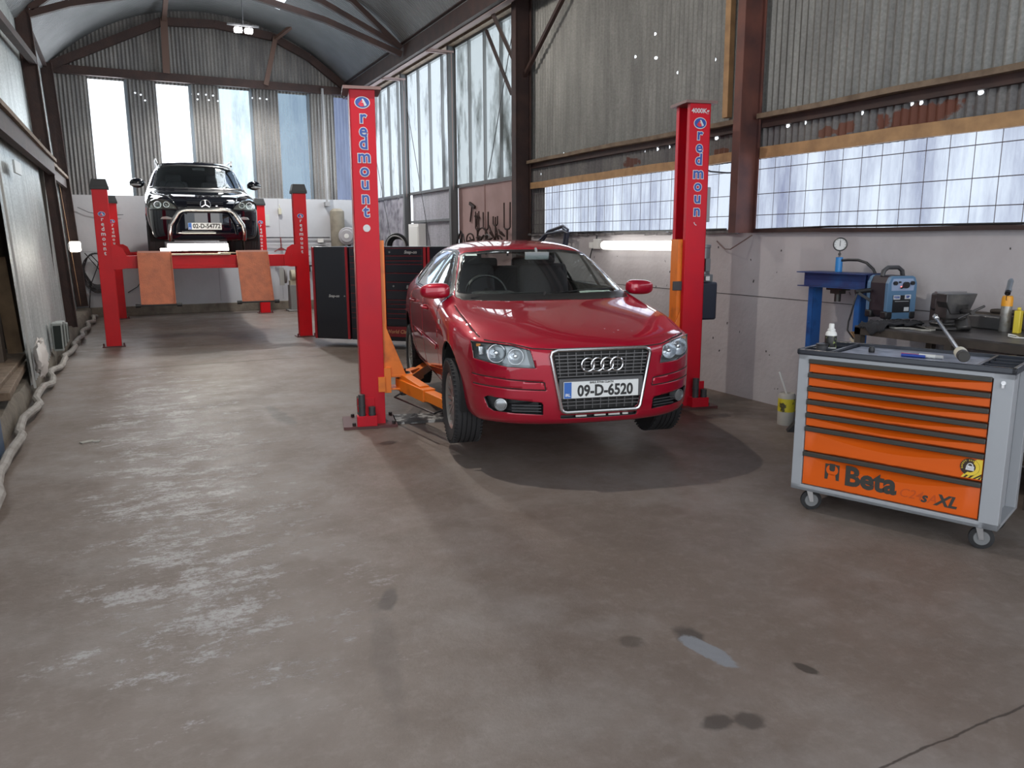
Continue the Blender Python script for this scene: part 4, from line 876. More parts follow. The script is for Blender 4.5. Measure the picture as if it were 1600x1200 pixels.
# ------------------------------------------------------------------ black four by four on the four post hoist
def pw(pts):
    def f(v):
        if v <= pts[0][0]: return pts[0][1]+(v-pts[0][0])*1.0
        for (a, c), (d, e) in zip(pts[:-1], pts[1:]):
            if v <= d: return c+(e-c)*(v-a)/(d-a)
        return pts[-1][1]+(v-pts[-1][0])
    return f
zf = pw([(.195, .36), (.255, .44), (.40, .60), (.53, .73), (.64, .82), (.715, .915), (.752, .965), (.872, 1.13), (.955, 1.235), (1.01, 1.29), (1.10, 1.42), (1.185, 1.54), (1.342, 1.76), (1.425, 1.85)])
yf = pw([(-.89, -.86), (-.52, -.62), (.23, .42), (1.05, 1.10), (2.5, 2.8), (3.4, 3.72)])
bpaint = bpy.data.materials.new('black_paint'); bpaint.use_nodes = True; mkpaint(bpaint, (.004, .005, .010), None, .6, 0, .0)
suv = thing('four_wheel_drive_car', 'black four wheel drive car with chrome bull bar up on the four post hoist', 'car', (1.33, 14.95, 1.255), math.radians(-1.5))
XK = lambda z: 1.04+.10*min(1, max(0, (z-.97)/.3))
feats = []
sfront = lambda m_: m_[1] < -.2
feats += [([(-.765, 1.27), (0, 1.255), (.765, 1.27), (.675, 1.70), (.3, 1.735), (-.3, 1.735), (-.675, 1.70)], (0, 2), lambda m_: .3 < m_[1] < 1.3 and m_[2] > 1.235, 2)]
feats += [([(-.725, 1.30), (0, 1.285), (.725, 1.30), (.645, 1.675), (.3, 1.705), (-.3, 1.705), (-.645, 1.675)], (0, 2), lambda m_: .3 < m_[1] < 1.3 and m_[2] > 1.235, 3)]
for q in ([(.78, 1.31), (.80, 1.35), (1.08, 1.64), (1.36, 1.70), (1.36, 1.31)], [(1.43, 1.31), (1.43, 1.70), (2.25, 1.70), (2.30, 1.31)], [(2.40, 1.31), (2.36, 1.70), (3.05, 1.64), (3.2, 1.33)]):
    feats.append((q, (1, 2), lambda m_: abs(m_[0]) > .55 and m_[2] > 1.24 and m_[1] > .5, 4))
HL2 = [(.865, .89), (.85, .99), (.74, 1.035), (.60, 1.015), (.46, .91), (.435, .865), (.845, .862)]
both(HL2, (0, 2), sfront, 5)
both([(.70, .70), (.67, .735), (.60, .745), (.53, .725), (.50, .695)], (0, 2), sfront, 8)
for q in strip([(-.84, .853), (.84, .853)], .010): feats.append((q, (0, 2), sfront, 7))
for q in strip([(.435, .855), (.47, .97), (.56, 1.10)], .008): both(q, (0, 2), lambda m_: m_[1] < .1, 7)
bm = car_shell(suv, zf, yf, XK, [(0.02, .40, .415), (2.82, .40, .415)], feats, bpaint, None)
parts = {k: split(bm, k) for k in (3, 4, 5, 2, 7, 8)}
solid(obj('body_shell', bm, [bpaint, LINER], suv, smooth=50), .014, -1, 1)
solid(obj('windscreen', parts[3], glass('dark_windscreen', (.80, .85, .86), .06), suv, smooth=60), .004)
each_island(parts[4], 'side_window', glass('privacy_glass', (.60, .60, .68), .07), suv, .004)
each_island(parts[5], 'headlamp_lens', glass('hazy_lamp_lens', (.90, .92, .90), .10, .08), suv, .003)
each_island(parts[8], 'fog_lamp_lens', mat('fog_lens', (.50, .52, .52), .15, .5), suv, .003)
solid(obj('window_trim', parts[2], DARKTRIM, suv, smooth=50), .010); solid(obj('shut_lines', parts[7], GAP, suv, smooth=50), .012)
for sg in (-1, 1):
    b = B(); pl = [(.862, .892), (.848, .985), (.74, 1.03), (.60, 1.01), (.465, .912), (.44, .867), (.842, .864)]; bowl(b, pl, lambda x: -.86+.02+.34*max(0, (x-.42)/.44)**1.7, .07, .66, .93, sg); hl = obj('headlamp_unit', b, mat('lamp_grey', (.42, .42, .41), .35, .3), suv, smooth=0)
    for cx, r in ((.72, .05), (.59, .042)):
        b = B(); cy = -.60-.2*(.86-cx)/.4+.03; b.lathe([(r*.3, .03), (r*.9, .01), (r, -.02), (r*1.1, -.02), (r*1.1, .03)], (sg*cx, cy, .935), (0, 1, 0), 20); b.sphere((sg*cx, cy, .935), r*.45, u=12, v=8); obj('lamp_bowl', b, REFL, hl)
    b = B(); b.sphere((0, 0, 0), 1, (.125, .08, .085), u=20, v=12); mr = obj('door_mirror', b, bpaint, suv, loc=(sg*1.0, .85, 1.37))
    b = B(); b.sphere((sg*.02, -.012, -.035), 1, (.108, .078, .03), u=16, v=8); obj('mirror_indicator', b, mat('silver_paint', (.55, .55, .55), .35, .3), mr)
    b = B(); b.bar((-sg*.12, .0, -.03), (-sg*.05, 0, -.02), .06, .05); obj('mirror_arm', b, BLACK, mr)
    b = B(); b.tube([(sg*.64, 1.15, zf(1.325)), (sg*.665, 1.30, zf(1.36)+.05), (sg*.66, 2.0, zf(1.37)+.06), (sg*.64, 3.0, zf(1.30)+.05), (sg*.61, 3.15, zf(1.27))], .018, 8); obj('roof_rail', b, STEEL, suv)
    for cy in (.02, 2.82):
        b = B(); n_ = 18; r = .42
        A_ = [[b.bm.verts.new((sg*x, cy+r*math.cos(PI*k/n_*1.1-.16), .40+r*math.sin(PI*k/n_*1.1-.16))) for k in range(n_+1)] for x in (.87, .50)]
        for k in range(n_): b.bm.faces.new((A_[0][k], A_[0][k+1], A_[1][k+1], A_[1][k]))
        b.bm.faces.new(A_[1]); obj('wheel_arch_liner', b, mat('arch_black'), suv)
        wheel(suv, sg*.78, cy, .355, .355, .255, .21, sg, 5, fast=True)
b = B(); b.torus((0, -.885, .935), .078, .008, (0, 1, 0), 40, 8)
for k in range(3):
    a = PI/2+2*PI*k/3; b.bar((0, -.885, .935), (.076*math.cos(a), -.885, .935+.076*math.sin(a)), .013, .008, up=(0, 1, 0))
obj('star_emblem', b, CHROME, suv)
b = B()
for z in (.875, .90, .95, .975): b.box((0, -.850, z), (.62 if z < .9 else .56, .02, .006))
obj('grille_bars', b, DGREY, suv)
b = B(); BB = [(-.575, .36), (-.575, .50), (-.56, .60), (-.43, .80), (-.37, .835), (-.30, .845), (.30, .845), (.37, .835), (.43, .80), (.56, .60), (.575, .50), (.575, .36)]
b.tube([(x, -1.00 if z > .45 else -.93, z) for x, z in BB], .034, 12); obj('bull_bar', b, mat('polished_tube', (.36, .35, .34), .2, 1.0), suv)
plate(suv, -.03, -.885, .585, '02-D-54772')
b = B(); b.box((0, .86, 1.20), (1.5, .5, .10)); obj('dashboard', b, mat('dash_plastic'), suv, bevel=.03)
for sg in (-1, 1):
    b = B(); b.box((sg*.37, 1.75, 1.22), (.5, .16, .50), rot=(-.2, 0, 0)); st = obj('front_seat', b, SEAT, suv, bevel=.05); b = B(); b.box((sg*.37, 1.80, 1.53), (.28, .1, .15)); obj('head_restraint', b, SEAT, st, bevel=.04)
b = B(); b.torus((-.37, 1.15, 1.30), .18, .015, (0, .9, -.42), 30, 8); obj('steering_wheel', b, BLACK, suv)
b = B(); b.box((.05, 1.08, 1.66), (.22, .03, .06)); obj('interior_mirror', b, BLACK, suv, bevel=.01)
b = B(); b.box((0, 1.6, .42), (1.45, 2.6, .14)); b.box((0, -.3, .44), (1.0, .9, .16)); obj('underbody', b, mat('underbody_black'), suv, bevel=.02)
# ================================================================== TWO POST LIFT
LBL = mat('decal_blue', (.02, .07, .33), .4); LBW = mat('decal_white', (.62, .64, .66), .4)
def fmat(x, y, z): return face_front(x, y, z)
def logo(parent, x, y, z, w=.125, h=.095):
    b = B()
    def ell(a, c, yy, mi): b.prism([(a*math.cos(2*PI*i/28), c*math.sin(2*PI*i/28)) for i in range(28)], 0, .0008, fmat(x, yy, z), mi)
    ell(w/2, h/2, y, 0); ell(w/2*.90, h/2*.86, y-.0009, 1); ell(w/2*.82, h/2*.76, y-.0018, 0) if False else None
    k = w/.125
    b.prism([(-.034*k, -.014*k), (-.004*k, .022*k), (.006*k, .004*k), (.014*k, -.028*k), (-.012*k, -.032*k)], 0, .0008, fmat(x, y-.002, z), 2)
    b.prism([(-.004*k, .027*k), (.008*k, .029*k), (.036*k, -.019*k), (.019*k, -.029*k)], 0, .0008, fmat(x, y-.003, z), 0)
    b.prism([(-.012*k, .002*k), (.01*k, .006*k), (.012*k, -.002*k)], 0, .0008, fmat(x, y-.0035, z), 0)
    return obj('round_logo', b, [LBW, LBL, mat('decal_red', (.65, .02, .05), .4)], parent, smooth=0)
def letters(parent, word, x, y, zs, size, two=True):
    b = B()
    for ch, z in zip(word, zs):
        off = size*.15 if ch in 'aceomnurs' else 0
        if two: b.mesh(text_mesh(ch, size, .0085*size/.14, 0, .0006), fmat(x, y, z-.0*off), 0)
        b.mesh(text_mesh(ch, size, .0028*size/.14, 0, .0008), fmat(x, y-.0012, z), 1)
    return obj('vertical_lettering', b, [LBW, LBL if two else LBW], parent, smooth=0)
lift = thing('two_post_lift', 'red two post vehicle lift with orange swing arms under the dark red hatchback', 'car lift', (3.345, 6.28, 0), -.220)
def post(sx):
    b = B(); x = sx*1.50; w, d, h, t = .205, .28, 2.80, .012
    # open channel, opening towards the car
    b.box((x, -d/2+t/2, h/2), (w, t, h)); b.box((x, d/2-t/2, h/2), (w, t, h)); b.box((x+sx*(w/2-t/2), 0, h/2), (t, d, h))
    b.box((x-sx*(w/2-t/2), -d/2+.03, h/2), (t, .05, h)); b.box((x-sx*(w/2-t/2), d/2-.03, h/2), (t, .05, h))
    c = obj('column', b, REDL, lift, bevel=.003, smooth=0)
    b = B(); b.box((x, 0, h+.012), (w+.10, d+.06, .024)); 
    b2 = obj('top_plate', b, mat('dirty_top_plate', (.20, .12, .11), .5), c, smooth=0)
    b = B(); b.box((x+sx*.03, .0, .012), (.46, .44, .024)); bp = obj('base_plate', b, mat('oily_plate', (.10, .03, .03), .5), c, smooth=0)
    b = B()
    for bx in (x-.17, x+.17):
        for by in (-.18, .18): b.cyl((bx, by, .02), (bx, by, .05), .018, 6)
    for by in (-.14,): b.bar((x-sx*.0-.13, by-.02, .03), (x-.13, by+.14, .22), .01, .12, up=(0, 0, 1))
    obj('anchor_bolts', b, mat('dirty_bolt', (.05, .04, .04), .6, .5), bp)
    return c, x
cl, xl_ = post(-1); cr, xr_ = post(1)
for c, x in ((cl, xl_), (cr, xr_)):
    # adapter holder with two extension tubes beside the foot
    sx = -1 if x < 0 else 1
    hx = x-.06 if x < 0 else x+.07
    b = B(); b.box((hx, -.19, .07), (.17, .09, .09)); b.box((hx, -.145, .18), (.15, .006, .16)); hd = obj('adapter_holder', b, REDL, c, bevel=.004, smooth=0)
    for k, (dx, hh) in enumerate(((-.04, .30), (.045, .19))):
        b = B(); b.cyl((hx+dx, -.20, .05), (hx+dx, -.20, hh), .029, 18); b.cyl((hx+dx, -.20, hh*.66), (hx+dx, -.20, hh*.66+.008), .033, 18); obj('extension_tube', b, DGREY, hd)
ZL = [2.585, 2.48, 2.38, 2.275, 2.165, 2.06, 1.945, 1.835]
logo(cl, xl_+.0, -.1415, 2.70); letters(cl, 'redmount', xl_, -.1425, ZL, .140)
b = B(); b.cyl((xl_+.0, -.1405, 1.70), (xl_, -.1435, 1.70), .030, 24); obj('round_sticker', b, LBW, cl)
logo(cr, xr_, -.1415, 2.63, .125, .10); letters(cr, 'redmoun', xr_, -.1425, [2.53, 2.42, 2.31, 2.19, 2.08, 1.97, 1.855], .140)
b = B(); b.mesh(text_mesh('4000Kg', .056, .0012), fmat(xr_-.002, -.1425, 2.735)); obj('capacity_lettering', b, LBW, cr, smooth=0)
b = B(); b.torus((xr_+.005, -.1425, 1.755), .028, .004, (0, 1, 0), 12, 6, a0=PI*.55, a1=PI*1.0); obj('peeled_letter', b, LBW, cr)
# carriages and arms
for sx, x in ((-1, xl_), (1, xr_)):
    b = B(); ix = x-sx*.105
    b.box((ix-sx*.012, 0, .98), (.05, .15, 1.24)); b.box((ix-sx*.02, 0, .40), (.075, .26, .22))
    b.prism([(0, 0), (.20, 0), (.0, .52)] if sx < 0 else [(0, 0), (0, .52), (-.20, 0)], -.006, .006, Matrix.Translation((ix+.0, -.09, .42)) @ Matrix.Rotation(PI/2, 4, 'X'))
    b.prism([(0, 0), (.20, 0), (.0, .52)] if sx < 0 else [(0, 0), (0, .52), (-.20, 0)], -.006, .006, Matrix.Translation((ix+.0, .09, .42)) @ Matrix.Rotation(PI/2, 4, 'X'))
    b.box((ix-sx*.13, 0, .435), (.24, .20, .014)); b.box((ix-sx*.13, 0, .315), (.24, .20, .014))
    b.box((x-sx*.08, -.148, .37), (.06, .012, .13))
    cg = obj('carriage', b, ORANGE, lift, bevel=.002, smooth=0)
    if sx > 0:
        b = B(); b.box((ix-.02, -.09, 1.17), (.13, .02, .085)); obj('lock_bracket', b, DGREY, cg, bevel=.004)
        b = B(); b.box((ix+.03, 0, .9), (.03, .10, 1.3)); obj('slide_track', b, DGREY, cg)
    for sy, tip in ((-1, (-.95 if sx < 0 else .68, -.86)), (1, (-.88 if sx < 0 else .62, .98))):
        p0 = Vector((ix-sx*.17, sy*.02, .345)); p1 = Vector((tip[0], tip[1], .315 if sy < 0 else .33)); pm = p0.lerp(p1, .60)
        d = (p1-p0).normalized()
        b = B(); b.bar(p0-d*.03, pm, .115, .105); b.bar(p0.lerp(p1, .02)+Vector((0, 0, .07)), p0.lerp(p1, .50)+Vector((0, 0, .035)), .085, .06)
        ar = obj('swing_arm', b, ORANGE, lift, bevel=.004, smooth=0)
        b = B(); b.bar(pm-d*.05, p1, .09, .08); obj('arm_extension', b, ORANGE, ar, bevel=.004, smooth=0)
        b = B(); b.cyl(p0+Vector((0, 0, -.10)), p0+Vector((0, 0, .14)), .028, 16); b.cyl(p0+Vector((0, 0, .075)), p0+Vector((0, 0, .10)), .07, 10); obj('pivot_pin', b, mat('dark_pin', (.06, .06, .065), .5, .6), ar)
        b = B(); b.cyl(p1+Vector((0, 0, -.045)), p1+Vector((0, 0, .012)), .05, 18); b.cyl(p1+Vector((0, 0, .0)), p1+Vector((0, 0, .045)), .038, 18); obj('lifting_pad', b, RUBBER, ar)
        if sy < 0:
            n_ = Vector((d.y, -d.x, 0))*(1 if sx < 0 else -1); b = B(); q = Vector((0, 0, -.085))
            b.tube([p0.lerp(p1, .12)+q*.3, p0.lerp(p1, .12)+n_*.13+q, p1+n_*.13+q*.7, p1+q*.3], .008, 6); obj('foot_guard', b, BLACK, ar)
b = B(); b.box((xr_+.19, .02, 1.02), (.17, .22, .36)); pu = obj('oil_tank', b, mat('tank_black', (.018, .022, .04), .4), lift, bevel=.02)
b = B(); b.cyl((xr_+.17, .02, 1.27), (xr_+.17, .02, 1.52), .062, 24); b.cyl((xr_+.17, .02, 1.52), (xr_+.17, .02, 1.55), .068, 24); b.box((xr_+.17, .02, 1.235), (.14, .14, .07)); b.box((xr_+.17, -.065, 1.36), (.05, .03, .12)); obj('pump_motor', b, mat('motor_grey', (.16, .17, .18), .4, .4), pu, bevel=.003)
b = B(); b.box((xr_+.17, -.08, 1.235), (.04, .01, .04)); obj('motor_label', b, WHITE, pu)
b = B(); b.box((xr_+.155, .10, 1.92), (.10, .22, .32)); obj('control_box', b, mat('control_grey', (.30, .32, .33), .45), lift, bevel=.008)
b = B(); b.tube([(xr_+.10, .1, 2.28), (xr_+.3, .2, 2.24), (xr_+.50, .25, 2.235), (xr_+.62, .25, 2.24)], .008, 6); obj('power_cable', b, BLACK, lift)
b = B(); b.box((0, .03, .012), (2.62, .30, .024)); fp = obj('floor_cover_plate', b, mat('scuffed_black_plate', (.05, .045, .045), .6, noise=(14, (.42, .42, .41), .50, .60)), lift, smooth=0)
# ================================================================== FOUR POST HOIST
hoist = thing('four_post_hoist', 'red four post vehicle hoist holding up the black four wheel drive car', 'car lift', (1.285, 15.8, 0), math.radians(-1.2))
PX = 1.455
for sx in (-1, 1):
    for sy in (-1, 1):
        x, y = sx*PX, sy*2.4; b = B(); w, d, h, t = .20, .16, 2.42, .012
        b.box((x, y-d/2, h/2), (w, t, h)); b.box((x+sx*w/2, y, h/2), (t, d, h)); b.box((x-sx*w/2, y-d*.32, h/2), (t, d*.36, h)); b.box((x, y+d/2, h/2), (w, t, h))
        c = obj('column', b, RED, hoist, bevel=.003, smooth=0)
        b = B(); b.box((x, y, h+.035), (w+.045, d+.05, .11), taper=.78); b.box((x, y, h-.035), (w+.05, d+.05, .05)); obj('column_cap', b, mat('cap_rubber', (.03, .032, .035), .6), c, bevel=.006)
        b = B(); b.box((x, y, .008), (w+.12, d+.10, .016))
        for q in (-1, 1): b.cyl((x+q*.14, y-.09, .01), (x+q*.14, y-.09, .06), .012, 8)
        obj('column_foot', b, mat('oily_plate'), c, smooth=0)
        logo(c, x, y-d/2-.008, 2.0, .10, .075)
        b = B()
        for ch, z in zip('redmount', [1.925-.072*i for i in range(8)]): b.mesh(text_mesh(ch, .085, .002), fmat(x, y-d/2-.0085, z))
        obj('vertical_lettering', b, LBW, c, smooth=0)
for sy in (-1, 1):
    y = sy*2.4+sy*0; b = B(); b.box((0, y, 1.285), (2.56, .15, .19)); b.box((0, y-.09, 1.20), (1.15, .05, .05))
    cb = obj('cross_beam', b, RED, hoist, bevel=.006, smooth=0)
    for sx in (-1, 1):
        b = B(); pl = [(0, -.12), (.10, -.12), (.20, -.10), (.20, .04), (.14, .19), (.06, .24), (-.02, .24), (-.02, -.12)]
        b.prism([(-sx*p[0], p[1]) for p in pl], -.012, .012, Matrix.Translation((sx*(PX-.10), y-.09, 1.30)) @ Matrix.Rotation(PI/2, 4, 'X')); b.cyl((sx*(PX-.16), y-.115, 1.36), (sx*(PX-.16), y-.08, 1.36), .028, 12); obj('beam_end_plate', b, RED, cb, smooth=0)
TAN = mat('rusty_orange_deck', (.58, .19, .10), .75, noise=(9, (.42, .14, .08), .35, .7), bump=(60, .6))
for x, dz in ((-.785, 0), (.655, 0)):
    b = B(); b.box((x, .05, 1.225), (.47, 4.6, .05)); b.box((x-.22, .05, 1.27), (.02, 4.6, .14)); b.box((x+.22, .05, 1.27), (.02, 4.6, .14)); rw = obj('runway', b, RED, hoist, smooth=0)
    b = B(); b.bar((x, -2.50, 1.45), (x, -2.52, 1.40), .47, .012, up=(0, 1, 0)); b.box((x, -2.42, 1.435), (.47, .14, .012)); obj('wheel_stop', b, mat('pinkish_plate', (.50, .25, .20), .5), rw, smooth=0)
    dx = -.0 if x < 0 else .0
    b = B(); b.bar((x, -2.52, 1.42), (x+dx, -2.92, .66), .47, .02, up=(0, 1, 0)); b.bar((x-.235, -2.53, 1.42), (x-.235+dx, -2.93, .66), .012, .05, up=(0, 1, 0)); b.bar((x+.235, -2.53, 1.42), (x+.235+dx, -2.93, .66), .012, .05, up=(0, 1, 0))
    rp = obj('approach_ramp', b, TAN, rw, smooth=0)
    b = B(); b.cyl((x-.30+dx, -2.93, .65), (x+.30+dx, -2.93, .65), .012, 8); b.cyl((x-.32+dx, -2.93, .65), (x-.25+dx, -2.93, .65), .03, 10); b.cyl((x+.25+dx, -2.93, .65), (x+.32+dx, -2.93, .65), .03, 10); obj('ramp_rollers', b, BLACK, rp)
# work lights and boards laid on the front beam
wl = thing('work_light', 'lit twin tube work light lying on boards under the chrome bull bar', 'lamp', (1.09, 13.33, 1.425), 0)
LAMP = emis('tube_glow', (1.0, .95, .84), 22)
b = B(); b.box((0, 0, .095), (.86, .03, .075)); b.box((0, .03, .095), (.9, .02, .08), mi=1); obj('light_tube', b, [LAMP, WHITE], wl, smooth=0)
b = B(); b.box((-.05, .02, .045), (1.0, .05, .035)); obj('light_tube', b, LAMP, wl, smooth=0)
bd = thing('timber_board_stack', 'pale boards lying across the red front beam of the four post hoist', 'board', (1.12, 13.36, 1.382), 0)
b = B(); b.box((-.05, 0, .012), (.98, .16, .022)); obj('lower_board', b, mat('pale_board', (.55, .48, .36), .7), bd, smooth=0)
b = B(); b.box((.42, 0, .030), (.30, .12, .014), rot=(0, 0, .2)); obj('short_offcut', b, mat('pale_board'), bd, smooth=0)
# ================================================================== ORANGE ROLLER CABINET
tc_ = thing('tool_trolley', 'orange and grey seven drawer roller tool cabinet with black tray top', 'tool chest', (3.680, 2.775, 0), math.radians(-69.1))
CG = mat('cabinet_grey', (.33, .345, .37), .42); OR = mat('drawer_orange', (.66, .10, .004), .42, 0, 0, spec=.35); HB = mat('handle_strip', (.035, .033, .028), .55)
b = B(); hw = .54; zb, zt = .13, .94
b.box((-hw+.03, .03, (zb+zt)/2), (.06, .06, zt-zb)); b.box((hw-.045, .03, (zb+zt)/2), (.09, .06, zt-zb)); b.box((0, .03, zb+.0175), (2*hw, .06, .035)); b.box((0, .03, zt-.0125), (2*hw, .06, .03))
b.box((-hw+.01, .24, (zb+zt)/2), (.02, .46, zt-zb)); b.box((hw-.06, .24, (zb+zt)/2), (.02, .44, zt-zb)); b.box((0, .47, (zb+zt)/2), (2*hw, .02, zt-zb)); b.box((0, .24, zb+.01), (2*hw, .48, .02)); b.box((0, .24, zt-.01), (2*hw-.04, .46, .02))
b.box((hw-.025, .45, (zb+zt)/2), (.05, .06, zt-zb))
obj('cabinet_body', b, CG, tc_, bevel=.003, smooth=0)
b = B(); b.box((-.015, .075, .54), (.93, .01, .78)); obj('drawer_cavity', b, BLACK, tc_, smooth=0)
ZD = [.922, .840, .760, .682, .603, .523, .372, .168]
x0, x1 = -hw+.062, hw-.093
for i in range(7):
    zt_, zb_ = ZD[i]-.003, ZD[i+1]+.003; b = B(); xm = (x0+x1)/2; W_ = x1-x0-.006
    # front panel with a hollowed finger scoop below the handle strip
    hgt = zt_-.028-zb_; n = 24; f0 = []; 
    rows = [[], [], [], []]
    for k in range(n+1):
        u = k/n; x = x0+.003+W_*u; s_ = math.sin(PI*min(1, max(0, (u-.0)/1.0)))**1.2; dp = min(hgt*.72, .055)*(.10+.90*s_)
        rows[0].append(b.bm.verts.new((x, .008, zb_))); rows[1].append(b.bm.verts.new((x, .008, zt_-.028-dp))); rows[2].append(b.bm.verts.new((x, .008+.032*s_, zt_-.028-dp*.5))); rows[3].append(b.bm.verts.new((x, .008+.050*s_, zt_-.024)))
    for r in range(3):
        for k in range(n): b.bm.faces.new((rows[r][k], rows[r][k+1], rows[r+1][k+1], rows[r+1][k]))
    b.box((xm, .062, (zb_+zt_)/2), (W_, .003, zt_-zb_)); b.box((xm, .018, zb_+.002), (W_, .02, .004))
    dr = obj('drawer', b, OR, tc_, smooth=25)
    b = B(); b.box((xm, .002, zt_-.013), (W_+.004, .026, .026)); obj('drawer_handle', b, HB, dr, bevel=.004)
    if i == 6:
        b = B(); b.mesh(text_mesh('Beta', .155, .0060, 0, .0008), face_front(-.095, .0068, .262)); obj('name_lettering', b, HB, dr, smooth=0)
        b = B(); b.mesh(text_mesh('s', .078, .002, .25, .0008), face_front(.186, .0068, .230)); b.mesh(text_mesh('XL', .085, .003, .3, .0008), face_front(.292, .0068, .230)); obj('model_lettering', b, HB, dr, smooth=0)
        b = B(); b.mesh(text_mesh('C24', .070, .0005, .25, .0006), face_front(.118, .0072, .233)); b.mesh(text_mesh('A', .070, .0005, .25, .0006), face_front(.226, .0072, .228)); obj('faded_lettering', b, mat('faded_orange', (.50, .07, .004), .45), dr, smooth=0)
        b = B(); M = face_front(-.305, .0068, .272); b.prism([(-.041, -.046), (.041, -.046), (.041, .046), (-.041, .046)], 0, .0006, M, 0)
        b.prism([(.034*math.cos(a_), .012+.032*math.sin(a_)) for a_ in [2*PI*q_/26 for q_ in range(26)]], .0007, .0013, M, 1); b.prism([(-.024, -.046), (.024, -.046), (.019, -.012), (-.019, -.012)], .0007, .0013, M, 1); b.prism([(-.016, .050), (-.016, .014), (-.009, .005), (.009, .005), (.016, .014), (.016, .050)], .0014, .0019, M, 0)
        obj('spanner_logo', b, [HB, OR], dr, smooth=0)
    if i == 5:
        YEL = mat('sticker_yellow', (.75, .55, .05), .4); M = face_front(.395, .0062, .435)
        b = B(); b.prism([(-.045, -.052), (.048, -.052), (.048, .052), (.02, .052)], 0, .0005, M, 1)
        for k in range(5): x = -.035+k*.022; b.prism([(x, -.052), (x+.011, -.052), (x+.048, -.012+.0), (x+.037, -.012)] if x+.048 < .05 else [(x, -.052), (min(.048, x+.011), -.052), (.048, -.052+.02), (.048, -.045+(.048-x)*.6)], .0006, .001, M, 0)
        b.prism(circle(-.008, .006, .045, 30), .001, .0016, M, 0); b.prism([(.0, .0)]+[(-.008+.044*math.cos(a*PI/14-PI*.65), .006+.044*math.sin(a*PI/14-PI*.65)) for a in range(15)], .0017, .002, M, 1)
        b.prism(circle(-.008, .006, .027, 24), .0021, .0024, M, 0)
        b.prism([(-.027, -.010), (.012, -.012), (.012, .012), (-.024, .014)], .0025, .003, M, 2); b.torus(M @ Vector((-.007, .014, .003)), .012, .003, (0, 1, 0), 14, 5, 2, 0, 2*PI)
        for k, ch in enumerate('SAFETY·SYSTEM'):
            a = PI*1.08-k*PI*.078; b.mesh(text_mesh(ch, .011, .0003), M @ Matrix.Translation((-.008+.036*math.cos(a), .006+.036*math.sin(a), .0028)) @ Matrix.Rotation(a-PI/2, 4, 'Z'), 1)
        obj('padlock_sticker', b, [mat('sticker_dark', (.03, .015, .008), .4), YEL, mat('sticker_silver', (.6, .6, .62), .3)], dr, smooth=0)
b = B(); b.cyl((hw-.045, -.004, .895), (hw-.045, .01, .895), .011, 16); b.box((hw-.045, -.006, .88), (.012, .008, .02)); obj('lock', b, CHROME, tc_)
# tray top
b = B(); TZ = .947; X0, X1, Y0, Y1 = -hw-.008, hw+.006, -.012, .49
def rim(x0_, x1_, y0_, y1_, z, h, w): 
    b.box(((x0_+x1_)/2, y0_+w/2, z), (x1_-x0_, w, h)); b.box(((x0_+x1_)/2, y1_-w/2, z), (x1_-x0_, w, h)); b.box((x0_+w/2, (y0_+y1_)/2, z), (w, y1_-y0_, h)); b.box((x1_-w/2, (y0_+y1_)/2, z), (w, y1_-y0_, h))
b.box((0, .245, TZ-.002), (X1-X0, Y1-Y0, .012)); rim(X0, X1, Y0, Y1, TZ+.012, .028, .022)
for x in (-.37, .37): b.box((x, .245, TZ+.014), (.016, .47, .022))
for y in (.12, .24, .36): b.box((.455, y, TZ+.012), (.15, .010, .018))
for y in (.16, .33): b.box((-.455, y, TZ+.012), (.15, .010, .018))
tt = obj('tray_top', b, mat('tray_black', (.030, .034, .045), .22), tc_, bevel=.004)
b = B(); b.box((0, .245, TZ+.006), (.70, .44, .004)); obj('tray_mat', b, mat('tray_mat_blue_sheen', (.34, .37, .46), .22, noise=(10, (.20, .23, .30), .4, .65)), tt, smooth=0)  # mat colour lightened to carry the window reflection on the tray
def caster(parent, x, y, ang, r=.06):
    t = bpy.data.objects.new('caster', None); COL.objects.link(t); t.parent = parent; t.location = (x, y, 0); t.rotation_euler = (0, 0, ang)
    b = B(); b.lathe([(0, -.014), (r*.75, -.014), (r, -.009), (r, .009), (r*.75, .014), (0, .014)], (0, 0, r), (1, 0, 0), 28); obj('caster_wheel', b, RUBBER, t)
    b = B(); b.lathe([(0, -.0165), (r*.62, -.0165), (r*.66, -.013), (r*.66, .013), (r*.62, .0165), (0, .0165)], (0, 0, r), (1, 0, 0), 24); obj('wheel_hub', b, mat('hub_grey', (.16, .165, .17), .4), t)
    b = B()
    for s_ in (-1, 1): b.prism([(-.010, -.008), (.012, -.008), (.035, .068), (-.0, .068)], -.0015, .0015, Matrix.Translation((s_*.021, 0, r)) @ Matrix.Rotation(PI/2, 4, 'Y') @ Matrix.Rotation(PI/2, 4, 'Z'))
    b.box((0, .016, r+.066), (.05, .05, .006)); b.cyl((-.024, 0, r), (.024, 0, r), .007, 10); obj('caster_fork', b, STEEL, t)
for x, y, a in ((-hw+.10, .07, 2.2), (hw-.08, .07, 1.9), (-hw+.10, .42, 1.2), (hw-.08, .42, 2.6)): caster(tc_, x, y, a)
def on_tray(x, y): 
    a = math.radians(-69.1); return (3.680+x*math.cos(a)-y*math.sin(a), 2.775+x*math.sin(a)+y*math.cos(a))
TT = TZ+.008
x, y = on_tray(-.455, .245); t = thing('bottle', 'white capped squeeze bottle with black and green label in the tray corner', 'bottle', (x, y, TZ+.004), 1.0)
b = B(); b.lathe([(0, 0), (.030, 0), (.033, .004), (.033, .085), (.030, .10), (.020, .112), (.019, .114)], (0, 0, 0), n=24); obj('bottle_body', b, WHITE, t)
